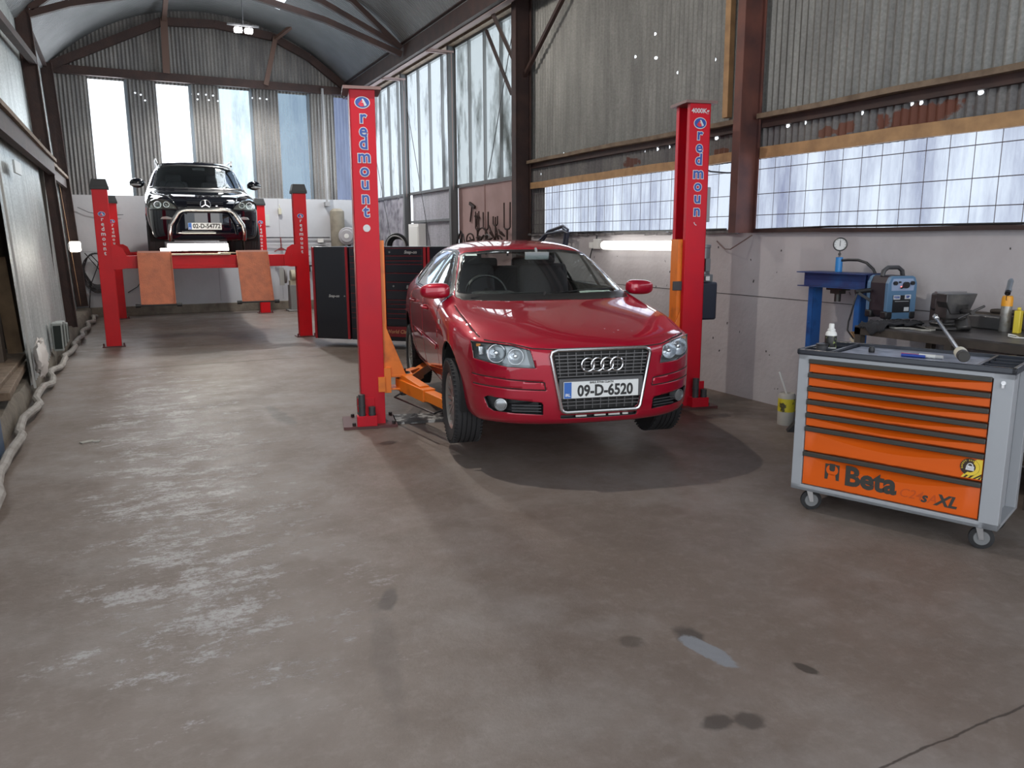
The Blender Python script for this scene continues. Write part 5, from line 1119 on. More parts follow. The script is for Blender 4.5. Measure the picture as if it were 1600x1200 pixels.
b = B(); b.lathe([(.0336, .015), (.0338, .016), (.0338, .082), (.0336, .083)], (0, 0, 0), n=24); obj('bottle_label', b, mat('label_black', (.02, .02, .02), .4, noise=(60, (.30, .38, .12), .62, .66)), t)
b = B(); b.lathe([(.022, .112), (.022, .120), (.016, .124), (.015, .150), (.013, .153), (0, .153)], (0, 0, 0), n=20); obj('bottle_cap', b, WHITE, t)
x, y = on_tray(-.475, .17); t = thing('grease_tin', 'flat round dark tin beside the white capped bottle', 'tin', (x, y, TZ+.004)); b = B(); b.cyl((0, 0, 0), (0, 0, .030), .033, 24); obj('tin_body', b, DGREY, t, bevel=.002); b = B(); b.cyl((0, 0, .030), (0, 0, .040), .035, 24); obj('tin_lid', b, BLACK, t, bevel=.002)
x, y = on_tray(-.215, .235); t = thing('impact_socket', 'small black socket standing alone on the tray mat', 'socket', (x, y, TT)); b = B(); b.lathe([(0, .0), (.015, 0), (.017, .006), (.017, .022), (.013, .028), (.013, .034), (.007, .034), (.007, .02), (0, .02)], (0, 0, 0), n=20); obj('socket_body', b, BLACK, t)
def pen(label, x, y, a, c1, c2, r=.008, L=.13):
    px_, py_ = on_tray(x, y); t = thing('marker_pen', label, 'pen', (px_, py_, TT+r), a)
    b = B(); b.cyl((-L/2, 0, 0), (L*.18, 0, 0), r, 14); obj('pen_barrel', b, c1, t); b = B(); b.cyl((L*.18, 0, 0), (L/2, 0, 0), r*.92, 14); obj('pen_cap', b, c2, t)
pen('blue marker pen lying on the tray mat', .02, .19, -1.15, mat('pen_blue', (.02, .06, .35), .3), mat('pen_blue'), .009, .12)
pen('red and white marker pen behind the blue one', .02, .235, -1.25, mat('pen_red', (.6, .03, .04), .3), WHITE, .007, .15)
pen('white marker pen at the end of the row of pens', .105, .21, -1.2, WHITE, mat('pen_grey', (.5, .5, .5), .4), .011, .12)
# long handled mallet bridging trolley and bench
hx, hy = 3.82, 2.52; t = thing('long_handled_mallet', 'cream headed mallet whose long chrome handle leans across from the bench to the trolley', 'mallet', (0, 0, 0))
p0 = Vector((3.76, 2.465, 1.012)); p1 = Vector((3.885, 2.58, 1.022)); d = (p1-p0).normalized()
b = B(); b.lathe([(0, 0), (.025, 0), (.028, .004), (.029, .05), (.031, .10), (.030, .125), (.023, .155), (.013, .165), (0, .165)], p0, d, 24, mis=[1, 1, 1, 0, 0, 0, 0, 0, 0][:8]); obj('mallet_head', b, [mat('cream_rubber', (.62, .58, .46), .5), mat('worn_black', (.03, .028, .026), .6)], t)
e1 = Vector((4.76, 3.335, 1.085)); b = B(); b.cyl(p0+d*.16, e1, .011, 12); b.cyl(e1-d*.02, e1+d*.04, .015, 12); b.sphere(e1+d*.055, .019, u=12, v=8); obj('mallet_handle', b, mat('bright_shaft', (.75, .75, .74), .2, .9), t)
# ================================================================== BLACK ROLL CABINETS
SB = mat('cabinet_black', (.010, .011, .018), .28, 0, .2); SR = mat('cabinet_red_trim', (.28, .012, .02), .35)
SA = math.radians(-43.3); SO = Vector((2.56, 11.96, 0))
def on_snap(x, y, z=0): return (SO.x+x*math.cos(SA)-y*math.sin(SA), SO.y+x*math.sin(SA)+y*math.cos(SA), z)
def badge(parent, x, z, s=1.0, yb=-.012): 
    b = B(); b.mesh(text_mesh('Snap-on', .055*s, .002, .25, .001), face_front(x, yb, z)); obj('name_badge', b, mat('badge_silver', (.55, .55, .55), .3, .6), parent, smooth=0)
def locker(label, x, w, side_badge=True, sticker=False):
    t = thing('tool_locker', label, 'tool chest', on_snap(x+w/2, 0), SA)
    b = B(); b.box((0, .28, .82), (w, .56, 1.38)); obj('locker_body', b, SB, t, bevel=.006, smooth=0)
    b = B(); b.box((0, -.006, .82), (w-.09, .012, 1.34)); dr = obj('locker_door', b, SB, t, bevel=.004, smooth=0)
    if side_badge: badge(dr, .05, .78); b = B(); b.cyl((w/2-.07, -.02, .78), (w/2-.07, -.01, .78), .012, 12); obj('door_lock', b, STEEL, dr)
    for s_ in (-1, 1):
        b = B(); b.box((s_*(w/2-.02), -.008, .82), (.035, .02, 1.37)); obj('edge_trim', b, SR, t, smooth=0)
    if sticker: b = B(); b.box((-.02, -.014, 1.36), (.11, .002, .15)); obj('paper_sticker', b, mat('sticker_paper', (.62, .60, .60), .6), dr, smooth=0)
    return t
locker('tall black locker with red edges at the open end of the tool chest row', 0, .60)
locker('tall black side locker with a white sticker just behind the hatchback', 1.88, .55, False, True)
t = thing('roller_tool_cabinet', 'wide black drawer cabinet with thin red lines between the two black lockers', 'tool chest', on_snap(.62+.62, 0), SA)
b = B(); b.box((0, .30, .82), (1.24, .60, 1.38)); obj('cabinet_body', b, SB, t, bevel=.006, smooth=0)
def drawers(x0_, x1_, zs):
    for za, zb_ in zip(zs[:-1], zs[1:]):
        b = B(); b.box(((x0_+x1_)/2, -.008, (za+zb_)/2), (x1_-x0_, .016, za-zb_-.010)); d_ = obj('drawer', b, SB, t, bevel=.003, smooth=0)
        b = B(); b.box(((x0_+x1_)/2, -.010, za-.004), (x1_-x0_, .012, .004)); obj('drawer_red_line', b, SR, d_, smooth=0)
drawers(-.60, -.07, [1.49, 1.37, 1.28, 1.19, 1.07, .95, .83, .70, .62, .54, .46, .30, .18]); drawers(-.02, .56, [1.49, 1.38, 1.31, 1.26, 1.13, 1.0, .88, .74, .68, .61, .54, .47, .36])
b = B(); b.box((-.045, -.008, .83), (.03, .02, 1.34)); b.box((.60, -.008, .83), (.04, .02, 1.34)); obj('edge_trim', b, SR, t, smooth=0)
b = B(); b.box((.27, -.008, .27), (.60, .016, .15)); kp = obj('kick_panel', b, mat('kick_red', (.16, .012, .018), .4), t, smooth=0)
b = B(); b.mesh(text_mesh('World Class Ed', .075, .001, .2, .001), face_front(.20, -.018, .27)); obj('slogan_lettering', b, mat('slogan_gold', (.45, .25, .12), .5), kp, smooth=0)
badge(t, .38, 1.43, 1.1, -.018); badge(t, .40, .93, 1.1, -.018)
for x, z in ((.05, 1.43), (.10, .94), (-.12, .80)): 
    b = B(); b.cyl((x, -.022, z), (x, -.012, z), .014, 12); obj('drawer_lock', b, STEEL, t)
for x, z in ((.50, 1.06), (.50, .80)): b = B(); b.box((x, -.018, z), (.09, .004, .045), rot=(0, .15, 0)); obj('paper_tag', b, WHITE, t, smooth=0)
for x in (-.5, .5):
    for y_ in (.1, .5): caster(t, x, y_, 1.2, .065)
# ================================================================== HYDRAULIC PRESS
pr = thing('hydraulic_press', 'blue workshop press with pressure gauge standing against the grey wall', 'press', (5.37, 4.61, 0), 0)
b = B(); 
for y in (-.25, .23):
    b.box((-.05, y, .64), (.10, .008, 1.28)); b.box((-.10+.004, y+.028, .64), (.008, .056, 1.28)); b.box((.0, y+.028, .64), (.008, .056, 1.28))
    for z in (.35, .62, .89): b.cyl((-.108, y+.035, z), (-.100, y+.035, z), .010, 10)
obj('press_columns', b, BLUE, pr, smooth=0)
b = B()
b.box((-.13, .0, 1.265), (.008, .62, .11)); b.box((-.16, .0, 1.323), (.075, .68, .008)); b.box((-.15, .0, 1.207), (.06, .68, .008)); b.box((.03, 0, 1.265), (.008, .66, .11)); b.box((-.05, 0, 1.325), (.22, .66, .006)); b.box((-.05, -.33, 1.265), (.16, .008, .11))
hb = obj('head_beam', b, mat('beam_blue', (.025, .04, .14), .5, noise=(6, (.02, .07, .22), .45, .7)), pr, smooth=0)
b = B(); b.cyl((-.05, .03, 1.33), (-.05, .03, 1.45), .028, 20); obj('ram_cylinder', b, mat('bright_blue', (.03, .22, .55), .4), pr)
b = B(); b.box((-.05, .02, 1.19), (.10, .16, .02)); b.box((-.05, .02, 1.165), (.08, .09, .03)); b.cyl((-.05, .02, 1.15), (-.05, .02, 1.085), .026, 16); obj('ram', b, mat('oily_steel', (.09, .085, .08), .45, .7), pr)
b = B(); b.cyl((-.05, .03, 1.45), (-.05, .03, 1.50), .006, 10); b.sphere((-.05, .03, 1.475), .012); b.lathe([(0, .025), (.052, .025), (.056, .02), (.056, -.02), (.050, -.024), (.046, -.018)], (-.05, .03, 1.555), (.8, .6, 0), 30); ga = obj('pressure_gauge', b, mat('gauge_case', (.12, .12, .12), .3, .8), pr)
b = B(); b.lathe([(0, -.017), (.047, -.017), (.047, -.010)], (-.05, .03, 1.555), (.8, .6, 0), 30); obj('gauge_face', b, mat('gauge_white', (.62, .62, .62), .4), ga)
b = B(); dd = Vector((-.8, -.6, 0)); c0 = Vector((-.05, .03, 1.555))+dd*.0185; sd = Vector((.6, -.8, 0)); b.bar(c0+Vector((0, 0, -.015)), c0+Vector((0, 0, .03)), .004, .002, up=dd)
for k in range(9):
    a = -PI*.2+k*PI*1.4/8; q = sd*math.cos(a)+Vector((0, 0, math.sin(a))); b.bar(c0+q*.036, c0+q*.043, .003, .002, up=dd)
obj('gauge_needle', b, BLACK, ga)
b = B(); b.tube([(-.05, .0, 1.425), (-.05, -.06, 1.43), (-.05, -.16, 1.43), (-.05, -.24, 1.41), (-.04, -.30, 1.36), (-.03, -.33, 1.30), (-.02, -.33, 1.1)], .011, 8); obj('hydraulic_hose', b, BLACK, pr)
b = B(); b.bar((-.05, -.27, .22), (-.05, .31, .22), .09, .08); b.box((-.05, -.24, .02), (.26, .08, .04)); b.box((-.05, .28, .02), (.26, .08, .04)); obj('press_bed', b, BLUE, pr, smooth=0)
# ================================================================== WORKBENCH
BX0, BX1, BZ = 4.70, 5.54, .985
wb = thing('workbench', 'dirty dark steel workbench along the grey wall right of the blue press', 'bench', (5.12, 2.60, 0), 0)
BD = mat('grimy_steel', (.055, .045, .038), .6, .2, noise=(7, (.10, .08, .065), .45, .75))
b = B(); b.box((0, 0, BZ-.006), (.84, 2.64, .012)); obj('bench_top', b, mat('oily_bench_top', (.10, .095, .095), .4, .2, noise=(6, (.035, .03, .03), .40, .65)), wb, smooth=0)
b = B()
for x in (-.395, .395): b.box((x, 0, BZ-.037), (.05, 2.64, .05))
for y in (-1.295, 1.295): b.box((0, y, BZ-.037), (.84, .05, .05))
obj('bench_frame', b, BD, wb, smooth=0)
for x in (-.395, .395):
    for y in (-1.29, .0, .60, 1.29):
        b = B(); b.box((x, y, (BZ-.06)/2), (.05, .05, BZ-.06)); obj('leg', b, BD, wb, smooth=0)
b = B(); b.box((.05, -.1, .25), (.70, 2.3, .03)); obj('lower_shelf', b, BD, wb, smooth=0)
# heavy steel offcuts at the back of the bench
def simple(name, label, cat, b, m_, loc=(0, 0, 0), rz=0, group=None, **k): 
    o = obj(name, b, m_, None, loc=loc, rot=(0, 0, rz), **k); return tag(o, label, cat, group)
b = B(); b.box((0, 0, .05), (.09, .62, .10)); b.box((0, -.18, .115), (.08, .25, .03)); simple('steel_channel', 'long dark steel channel at the back of the bench behind the vice', 'steel bar', b, BD, (5.44, 3.45, BZ), 0, bevel=.012)
b = B(); b.box((0, 0, .045), (.10, .34, .09)); simple('steel_block', 'grey steel block on the bench between the vice and the torch', 'steel block', b, mat('mill_steel', (.16, .16, .165), .45, .7), (5.34, 3.40, BZ), 0, bevel=.008)
b = B(); b.box((0, 0, .06), (.09, .8, .12)); b.box((-.02, .1, .13), (.10, .4, .02)); simple('rusty_girder', 'rusty brown girder lying along the wall behind the gas torch', 'steel bar', b, mat('rust_brown', (.11, .045, .03), .8, noise=(8, (.05, .03, .025), .4, .7)), (5.47, 2.70, BZ), 0, bevel=.01)
b = B(); random.seed(8)
for k in range(9): b.box((random.uniform(-.10, .08), random.uniform(-.10, .08), .006), (random.uniform(.05, .12), random.uniform(.05, .14), .010), rot=(0, 0, random.uniform(0, 3)))
simple('paper_scraps', 'pale dusty paper scraps between the welder and the vice', 'paper', b, mat('dusty_paper', (.36, .35, .32), .8), (4.88, 3.57, BZ+.001), 0, smooth=0)
# cloth draped over the bench edge
def cloth(name, label, cx, cy, lx_, ly_, edge, m_, seed):
    random.seed(seed); b = B(); n = 22; V_ = []
    for i in range(n+1):
        r = []
        for j in range(n+1):
            x = cx+(i/n-.5)*lx_+.02*math.sin(j*.9); y = cy+(j/n-.5)*ly_+.015*math.sin(i*.8); z = BZ+.014+.018*(math.sin(i*.9+seed)*math.cos(j*.7)+1)*.5+.01*math.sin(i*.5*j*.2)
            if x < edge: z = BZ+.012-(edge-x)*.9; x = edge-.012-.004*math.sin(j*1.3)
            r.append(b.bm.verts.new((x, y, z)))
        V_.append(r)
    for i in range(n):
        for j in range(n):
            if (i-n/2)**2+(j-n/2)**2 < (n*.52)**2: b.bm.faces.new((V_[i][j], V_[i+1][j], V_[i+1][j+1], V_[i][j+1]))
    o = obj(name, b, m_, smooth=80); solid(o, .004, 0); return tag(o, label, 'cloth')
cloth('oily_rag', 'black oily rag hanging over the bench edge below the welder', 4.87, 3.75, .46, .30, BX0, mat('rag_black', (.022, .022, .026), .9), 2)
# welder
we = thing('plasma_cutter', 'blue and black portable welding machine with a carry handle on the bench', 'welder', (5.27, 4.00, BZ+.012), math.radians(-14))
WB = mat('welder_blue', (.10, .20, .33), .35); 
b = B(); pl = [(-.105, .02), (-.085, 0), (.085, 0), (.105, .02), (.125, .06), (.125, .27), (.105, .315), (.085, .325), (-.085, .325), (-.105, .315), (-.125, .27), (-.125, .06)]
b.prism([(p[0]*.93, p[1]*.985+.004) for p in pl], -.22, .0, Matrix.Rotation(PI/2, 4, 'X')); obj('welder_case', b, mat('case_black', (.03, .022, .03), .5), we, smooth=0)
for y0, y1, nm in ((-.012, .022, 'front_panel'), (.20, .23, 'rear_panel')):
    b = B(); b.prism(pl, -y1, -y0, Matrix.Rotation(PI/2, 4, 'X')); fpn = obj(nm, b, WB, we, bevel=.004, smooth=0)
    if nm == 'front_panel': fpan = fpn
b = B(); b.prism([(-.095, .215), (.095, .215), (.10, .27), (.085, .305), (-.085, .305), (-.10, .27)], .013, .015, Matrix.Rotation(PI/2, 4, 'X')); obj('control_fascia', b, mat('fascia_pale', (.30, .38, .55), .35), fpan, smooth=0)
b = B()
for x, z, r in ((-.072, .272, .015), (-.035, .280, .006), (.075, .272, .015)): b.cyl((x, -.014, z), (x, -.032, z), r, 16)
b.cyl((.02, -.014, .258), (.02, -.036, .258), .024, 18); b.bar((.02, -.03, .258), (-.03, -.035, .235), .012, .01)
obj('knobs', b, BLACK, fpan)
b = B(); b.sphere((-.015, -.016, .245), .004); obj('pilot_lamp', b, emis('pilot_red', (1, .08, .05), 6), fpan)
b = B(); b.box((-.002, -.0135, .115), (.15, .002, .13)); lb = obj('front_label', b, mat('label_dark', (.015, .016, .02), .35), fpan, smooth=0)
b = B(); b.box((-.045, -.0145, .165), (.058, .002, .032)); b.box((.05, -.0145, .168), (.052, .002, .032)); b.box((.045, -.0145, .075), (.042, .002, .030)); b.box((-.0, -.0145, .135), (.12, .001, .003)); obj('white_label', b, LBW, lb, smooth=0)
b = B(); b.mesh(text_mesh('9200', .024, .0008), face_front(-.045, -.0160, .165)); b.mesh(text_mesh('SIP', .026, .001), face_front(.05, -.0160, .168)); obj('label_lettering', b, LBL, lb, smooth=0)
b = B(); b.tube([(0, -.09, .32), (0, -.08, .36), (0, -.045, .385), (0, .045, .385), (0, .08, .36), (0, .09, .32)], .016, 8)
for v in b.bm.verts: v.co.x *= 1.2
hn = obj('carry_handle', b, DGREY, we); hn.rotation_euler = (0, 0, PI/2); hn.location = (0, .11, 0)
for x in (-.10, .10):
    for y in (.02, .20): b = B(); b.box((x, y, .03), (.06, .07, .06)); obj('corner_bumper', b, BLACK, we, bevel=.012)
b = B(); b.tube([(-.13, .18, .21), (-.20, .20, .20), (-.24, .21, .195)], .018, 8); b.bar((-.14, .16, .13), (-.23, .19, .19), .02, .02); b.tube([(-.23, .2, .19), (-.25, .20, .12), (-.30, .16, .03), (-.36, .10, -.02), (-.40, .05, -.08), (-.38, .0, -.14)], .007, 6); obj('torch_and_cable', b, BLACK, we)
# vice
vi = thing('bench_vice', 'big dark steel bench vice with wide jaws mounted on the bench edge', 'vice', (5.00, 3.42, BZ), math.radians(-20))
VM = mat('vice_steel', (.06, .058, .06), .35, .6, noise=(9, (.11, .105, .10), .45, .7))
b = B(); b.cyl((0, .03, 0), (0, .03, .03), .115, 24); b.cyl((0, .03, .03), (0, .03, .06), .095, 24); b.box((.02, .04, .11), (.15, .18, .14)); b.box((-.02, -.05, .15), (.15, .14, .14)); b.box((.02, .05, .19), (.18, .11, .12)); b.cyl((.06, -.08, .002), (.07, .0, .16), .055, 14, r1=.045); obj('vice_base', b, VM, vi, bevel=.014)
b = B(); b.prism([(-.075, .12), (.05, .12), (.085, .20), (.105, .255), (-.115, .255), (-.115, .20)], .02, .13, Matrix.Rotation(PI/2, 4, 'X')); b.box((-.0, .0, .16), (.10, .26, .06)); obj('moving_jaw', b, VM, vi, bevel=.006, smooth=0)
b = B(); b.box((-.002, -.012, .256), (.215, .018, .014)); b.box((.0, .012, .256), (.20, .016, .014)); obj('jaw_inserts', b, mat('bright_jaw', (.30, .29, .30), .35, .8), vi)
b = B(); b.cyl((0, -.13, .14), (0, -.24, .14), .016, 12); b.cyl((-.09, -.22, .10), (.09, -.22, .18), .008, 10); obj('vice_handle', b, VM, vi)
# gas torch
gt = thing('gas_torch', 'silver gas canister with orange band and a blowtorch head', 'blowtorch', (5.25, 3.185, BZ), .4)
gt.scale = (.93, .93, .90)
b = B(); b.lathe([(0, 0), (.034, 0), (.036, .004), (.036, .245), (.030, .262)], (0, 0, 0), n=26); obj('canister', b, mat('worn_canister', (.36, .35, .33), .4, .5, noise=(25, (.20, .18, .14), .5, .7)), gt)
b = B(); b.lathe([(.0366, .19), (.0366, .245), (.031, .264), (.012, .268), (0, .268)], (0, 0, 0), n=26); obj('orange_band', b, mat('band_orange', (.75, .33, .02), .4), gt)
b = B(); b.cyl((0, 0, .26), (0, 0, .30), .014, 14); b.sphere((0, 0, .305), .022); b.cyl((-.012, 0, .30), (.05, .0, .37), .017, 16, r1=.019); b.cyl((.05, 0, .37), (.062, 0, .384), .019, 16, r1=.012); hd = obj('burner_head', b, mat('burner_blue_grey', (.33, .37, .42), .3, .7), gt)
b = B(); b.cyl((-.03, 0, .283), (.01, 0, .31), .019, 14); b.tube([(-.02, 0, .30), (-.05, .0, .27), (-.06, 0, .24), (-.04, 0, .235)], .0025, 5); obj('burner_collar', b, BLACK, hd)
b = B(); b.box((0, 0, .075), (.05, .04, .15)); b.cyl((0, 0, .15), (0, 0, .17), .012, 10); simple('yellow_container', 'yellow container cut off by the right edge of the photo', 'container', b, mat('yellow_plastic', (.70, .55, .05), .4), (5.23, 3.09, BZ), .2, bevel=.006)
b = B(); b.tube([(.0, .0, .006), (.02, .03, .012), (-.01, .06, .02), (-.04, .04, .012), (-.04, 0, .008), (0, -.03, .006), (.06, -.06, .006)], .004, 6); simple('white_wire', 'loop of white wire on the bench top near the yellow container', 'wire', b, WHITE, (4.97, 2.92, BZ), 0)
b = B(); b.box((0, 0, .30), (.45, .62, .60)); b.box((-.23, 0, .44), (.01, .56, .20)); simple('grey_metal_box', 'grey metal box on the floor beneath the workbench', 'box', b, GREYM, (5.22, 2.6, .27), 0, bevel=.008)
random.seed(12)
for k in range(4):
    b = B(); b.box((0, 0, 0), (.05, .42, .02), rot=(random.uniform(.7, 1.1), random.uniform(-.3, .3), random.uniform(-.6, .6))); o = obj('wood_offcut', b, WOODY if k % 2 else mat('pale_board'), None, loc=(4.96+.07*k, 3.96+.08*k, .64+.02*k), smooth=0)
    tag(o, ['brown wood offcut leaning up under the left end of the bench', 'sawn yellowish offcut crossing the brown one under the bench', 'pale thin offcut pointing up beside the bench leg', 'short sawn offcut at the back of the heap under the bench'][k], 'wood offcut', 'offcuts leaning under the bench')
b = B(); b.box((0, 0, .24), (.30, .5, .48)); simple('scrap_crate', 'dark crate holding wood offcuts under the bench', 'crate', b, mat('dark_timber'), (5.08, 3.98, 0), 0, bevel=.01)
# pot with a brush against the wall
cy_ = thing('yellow_can', 'tall yellow labelled can with a white stick by the grey wall', 'can', (5.10, 4.90, 0), 0)
b = B(); b.lathe([(0, 0), (.07, 0), (.072, .01), (.072, .26), (.06, .28), (.058, .275), (0, .27)], (0, 0, 0), n=24); obj('can_body', b, mat('can_dirty', (.42, .40, .36), .6), cy_); b = B(); b.lathe([(.0735, .12), (.0735, .235)], (0, 0, 0), n=24); obj('can_label', b, mat('can_yellow', (.62, .52, .03), .5, noise=(22, (.08, .07, .03), .52, .6)), cy_)
b = B(); b.cyl((.02, -.01, .2), (-.05, .06, .46), .008, 8); obj('stick', b, WHITE, cy_)
b = B(); b.prism([(0, 0), (.16, 0), (.16, .16), (.13, .16)], -.05, .05, Matrix.Rotation(PI/2, 4, 'X')); simple('wheel_chock', 'black rubber wheel chock on the floor left of the orange cabinet', 'wheel chock', b, RUBBER, (4.93, 4.72, 0), -.7, smooth=0)
# ================================================================== WALL FITTINGS
LAMPW = emis('fluorescent_glow', (1.0, .97, .90), 4)
def batten(label, p0, p1, r, mm, nrm):
    t = thing('fluorescent_light', label, 'lamp', (0, 0, 0)); p0, p1 = Vector(p0), Vector(p1); d = (p1-p0).normalized()
    b = B(); b.tube([p0, p0+d*.02, p0+d*.06, p1-d*.06, p1-d*.02, p1], [r*.6, r*.9, r, r, r*.9, r*.6], 14); obj('diffuser', b, mm, t, smooth=60)
    b = B(); b.bar(p0+Vector(nrm)*r*.9, p1+Vector(nrm)*r*.9, r*1.2, .03, up=nrm); obj('light_base', b, WHITE, t, smooth=0); return t
batten('long lit fluorescent light on the grey wall behind the hatchback', (5.50, 8.50, 1.53), (5.50, 6.95, 1.53), .055, LAMPW, (1, 0, 0))
t = thing('wall_light', 'short bright boxy light on the left wall beside the coiled black cable', 'lamp', (-.80, 17.3, 1.50)); b = B(); b.box((0, .25, 0), (.17, .7, .20)); obj('light_diffuser', b, emis('side_lamp_glow', (1.0, .93, .82), 5), t, bevel=.03); b = B(); b.box((-.09, .25, 0), (.03, .75, .12)); obj('light_base', b, WHITE, t, smooth=0)
ft = thing('floodlight', 'twin glowing floodlight under the roof near the back wall', 'lamp', (2.52, 17.0, 5.68), 0)
b = B(); b.box((-.10, 0, 0), (.15, .10, .09)); b.box((.10, 0, .0), (.15, .10, .09)); obj('lamp_heads', b, emis('flood_glow', (1, .98, .94), 30), ft, bevel=.02); b = B(); b.box((0, .03, .10), (.60, .06, .03)); b.tube([(0, 0, .1), (0, 0, .68)], .01, 6); obj('lamp_bracket', b, DGREY, ft)
l = bpy.data.lights.new('floodlight_beam', 'SPOT'); l.energy = 520; l.spot_size = math.radians(140); l.spot_blend = .5; l.shadow_soft_size = .12; l.color = (1, .97, .92); o = bpy.data.objects.new('floodlight_beam', l); COL.objects.link(o); o.parent = ft; o.location = (0, -.12, -.10)
# unseen ceiling lamps, added to cast the shadow under the hatchback
for i, (x, y, pw_) in enumerate(((1.35, 5.6, 270), (2.2, 10.2, 260))):
    t = thing('added_bay_lamp', ['added round high bay lamp, out of view above the drive lane', 'added round high bay lamp, out of view above the red hatchback'][i], 'lamp', (x, y, 4.95))
    b = B(); b.lathe([(0, .10), (.06, .10), (.16, .02), (.17, 0), (.15, .02), (0, .08)], (0, 0, 0), n=24); b.tube([(0, 0, .1), (0, 0, arch(x)-4.95)], .008, 6); obj('lamp_shade', b, GREYM, t)
    l = bpy.data.lights.new('added_bay_light', 'POINT'); l.energy = pw_; l.shadow_soft_size = .05; l.color = (1, .93, .84); o = bpy.data.objects.new('added_bay_light', l); COL.objects.link(o); o.parent = t; o.location = (0, 0, -.02)
    b = B(); b.sphere((0, 0, .03), .05, u=14, v=8); obj('lamp_bulb', b, emis('bulb_glow', (1, .93, .84), 10), t)
jb = thing('junction_box', 'white twin junction box on the grey wall left of the fluorescent light', 'junction box', (5.575, 8.8, 1.545)); b = B(); b.box((0, .07, -.02), (.05, .10, .08)); b.box((0, -.05, 0), (.06, .11, .13)); obj('box_cover', b, WHITE, jb, bevel=.006)
b = B(); b.tube([(0, .07, -.05), (-.01, .10, -.15), (-.01, .12, -.22)], .008, 6); b.tube([(0, -.03, .06), (0, -.03, .12)], .01, 6); obj('box_cable', b, BLACK, jb)
t = thing('hose_loops', 'black looped hoses hanging off the wall above the hatchback roof', 'hose', (5.50, 9.8, 1.62)); 
for k, (a, c, h) in enumerate(((.55, -.35, .15), (.35, -.45, .17), (.5, -.5, .10))): 
    b = B(); b.tube([(-.02*k, a, -.12), (-.02*k, a*.3, h*.6), (-.02*k, c*.7, h), (-.02*k, c, h*.7), (-.02*k, c+.05, -.10)], .018, 8); obj('hose_strand', b, mat('hose_bluish', (.035, .04, .065), .4), t)
# cable along the wall top
b = B(); b.tube([(WX-.03, 10.6, 1.69), (WX-.04, 9, 1.70), (WX-.035, 7.4, 1.695), (WX-.035, 6.3, 1.70)], .012, 6); simple('wall_cable', 'dark cable running along the top of the grey wall below the left wire mesh', 'cable', b, BLACK)
b = B(); b.tube([(WX-.04, 5.9, 1.69), (WX-.03, 5.0, 1.705), (WX-.035, 3.4, 1.70), (WX-.03, 1.5, 1.70)], .010, 6); simple('wall_cable', 'dark cable along the wall top right of the red brown steel column', 'cable', b, BLACK)
b = B(); b.tube([(5.58, 6.45, 1.58), (5.56, 6.3, 1.50), (5.50, 6.15, 1.50), (5.56, 6.0, 1.60), (5.59, 5.95, 1.64)], .006, 6); simple('loose_wire', 'thin loose brown wire beside the right red lift column', 'wire', b, mat('wire_brown', (.16, .10, .09), .6))
# side wall: cabinet, hanging irons
b = B(); b.box((-.09, 0, 0), (.16, .62, 1.9)); b.box((-.175, -.0, 0), (.01, .56, 1.8)); b.box((-.185, -.24, .35), (.02, .04, .06)); b.box((-.185, -.24, -.1), (.02, .04, .06)); simple('white_cabinet', 'narrow white cabinet standing against the pale corrugated side wall', 'cabinet', b, mat('cabinet_white', (.70, .70, .68), .5), (WX, 15.55, .98), 0, bevel=.004, smooth=0)
IR = mat('wrought_iron', (.035, .018, .015), .7, .3)
b = B(); b.cyl((0, .05, -.26), (0, -.04, .02), .014, 8); b.bar((0, .06, .06), (0, -.16, -.02), .035, .05); simple('hanging_hammer', 'large hammer hung high on the pinkish board', 'hammer', b, IR, (5.585, 12.9, 2.18))
b = B(); b.cyl((0, .03, -.15), (0, -.02, .02), .010, 8); b.bar((0, .07, .03), (0, -.11, .0), .03, .03); simple('hanging_hammer', 'smaller hammer hung below and right of the large one', 'hammer', b, IR, (5.59, 12.68, 1.98))
def fork(label, y, z, w, h, n=2):
    b = B(); b.tube([(0, w/2, h), (0, w/2, 0), (0, w/2-.04, -.03), (0, -w/2+.04, -.03), (0, -w/2, 0), (0, -w/2, h)], .012, 8)
    if n > 2: b.cyl((0, 0, -.03), (0, 0, h*.9), .012, 8)
    b.cyl((0, 0, -.03), (0, 0, -.45), .014, 8); simple('iron_fork', label, 'iron fork', b, IR, (5.50, y, z), 0)
fork('wide two pronged iron fork at the right end of the pinkish board', 11.28, 1.80, .22, .38); fork('low iron fork with short prongs left of the wide one', 11.72, 1.86, .16, .12, 3); fork('iron fork with one tall prong in the middle of the board', 12.1, 1.80, .20, .26); fork('narrow iron fork nearest the hammers', 12.45, 1.80, .14, .28, 3)
for k, (y, z, r, lab) in enumerate(((12.15, 1.66, .14, 'large iron hoop among the hung tools'), (11.95, 1.60, .09, 'small pale metal ring below the large iron hoop'), (11.5, 1.55, .12, 'iron hoop under the wide fork'), (12.6, 1.60, .11, 'iron hoop under the hammers'))):
    b = B(); b.torus((0, 0, 0), r, .014 if k != 1 else .010, (1, .2, 0), 24, 6); simple('iron_hoop', lab, 'hoop', b, IR if k != 1 else mat('dull_grey_metal', (.22, .21, .21), .5, .5), (5.46-.01*k, y, z), 0)
random.seed(31)
LABS = ['thick iron bar leaning at the left of the tangle of hung irons', 'thin bent bar in front of the large iron hoop', 'iron wedge shape low in the tangle of irons', 'long horizontal iron handle across the tangle', 'short iron lump beside the small pale ring', 'iron bar slanting under the wide fork', 'flat iron blade under the low fork', 'crooked iron rod at the far left of the irons', 'iron clamp body in the middle of the tangle', 'iron hook at the right end of the tangle']
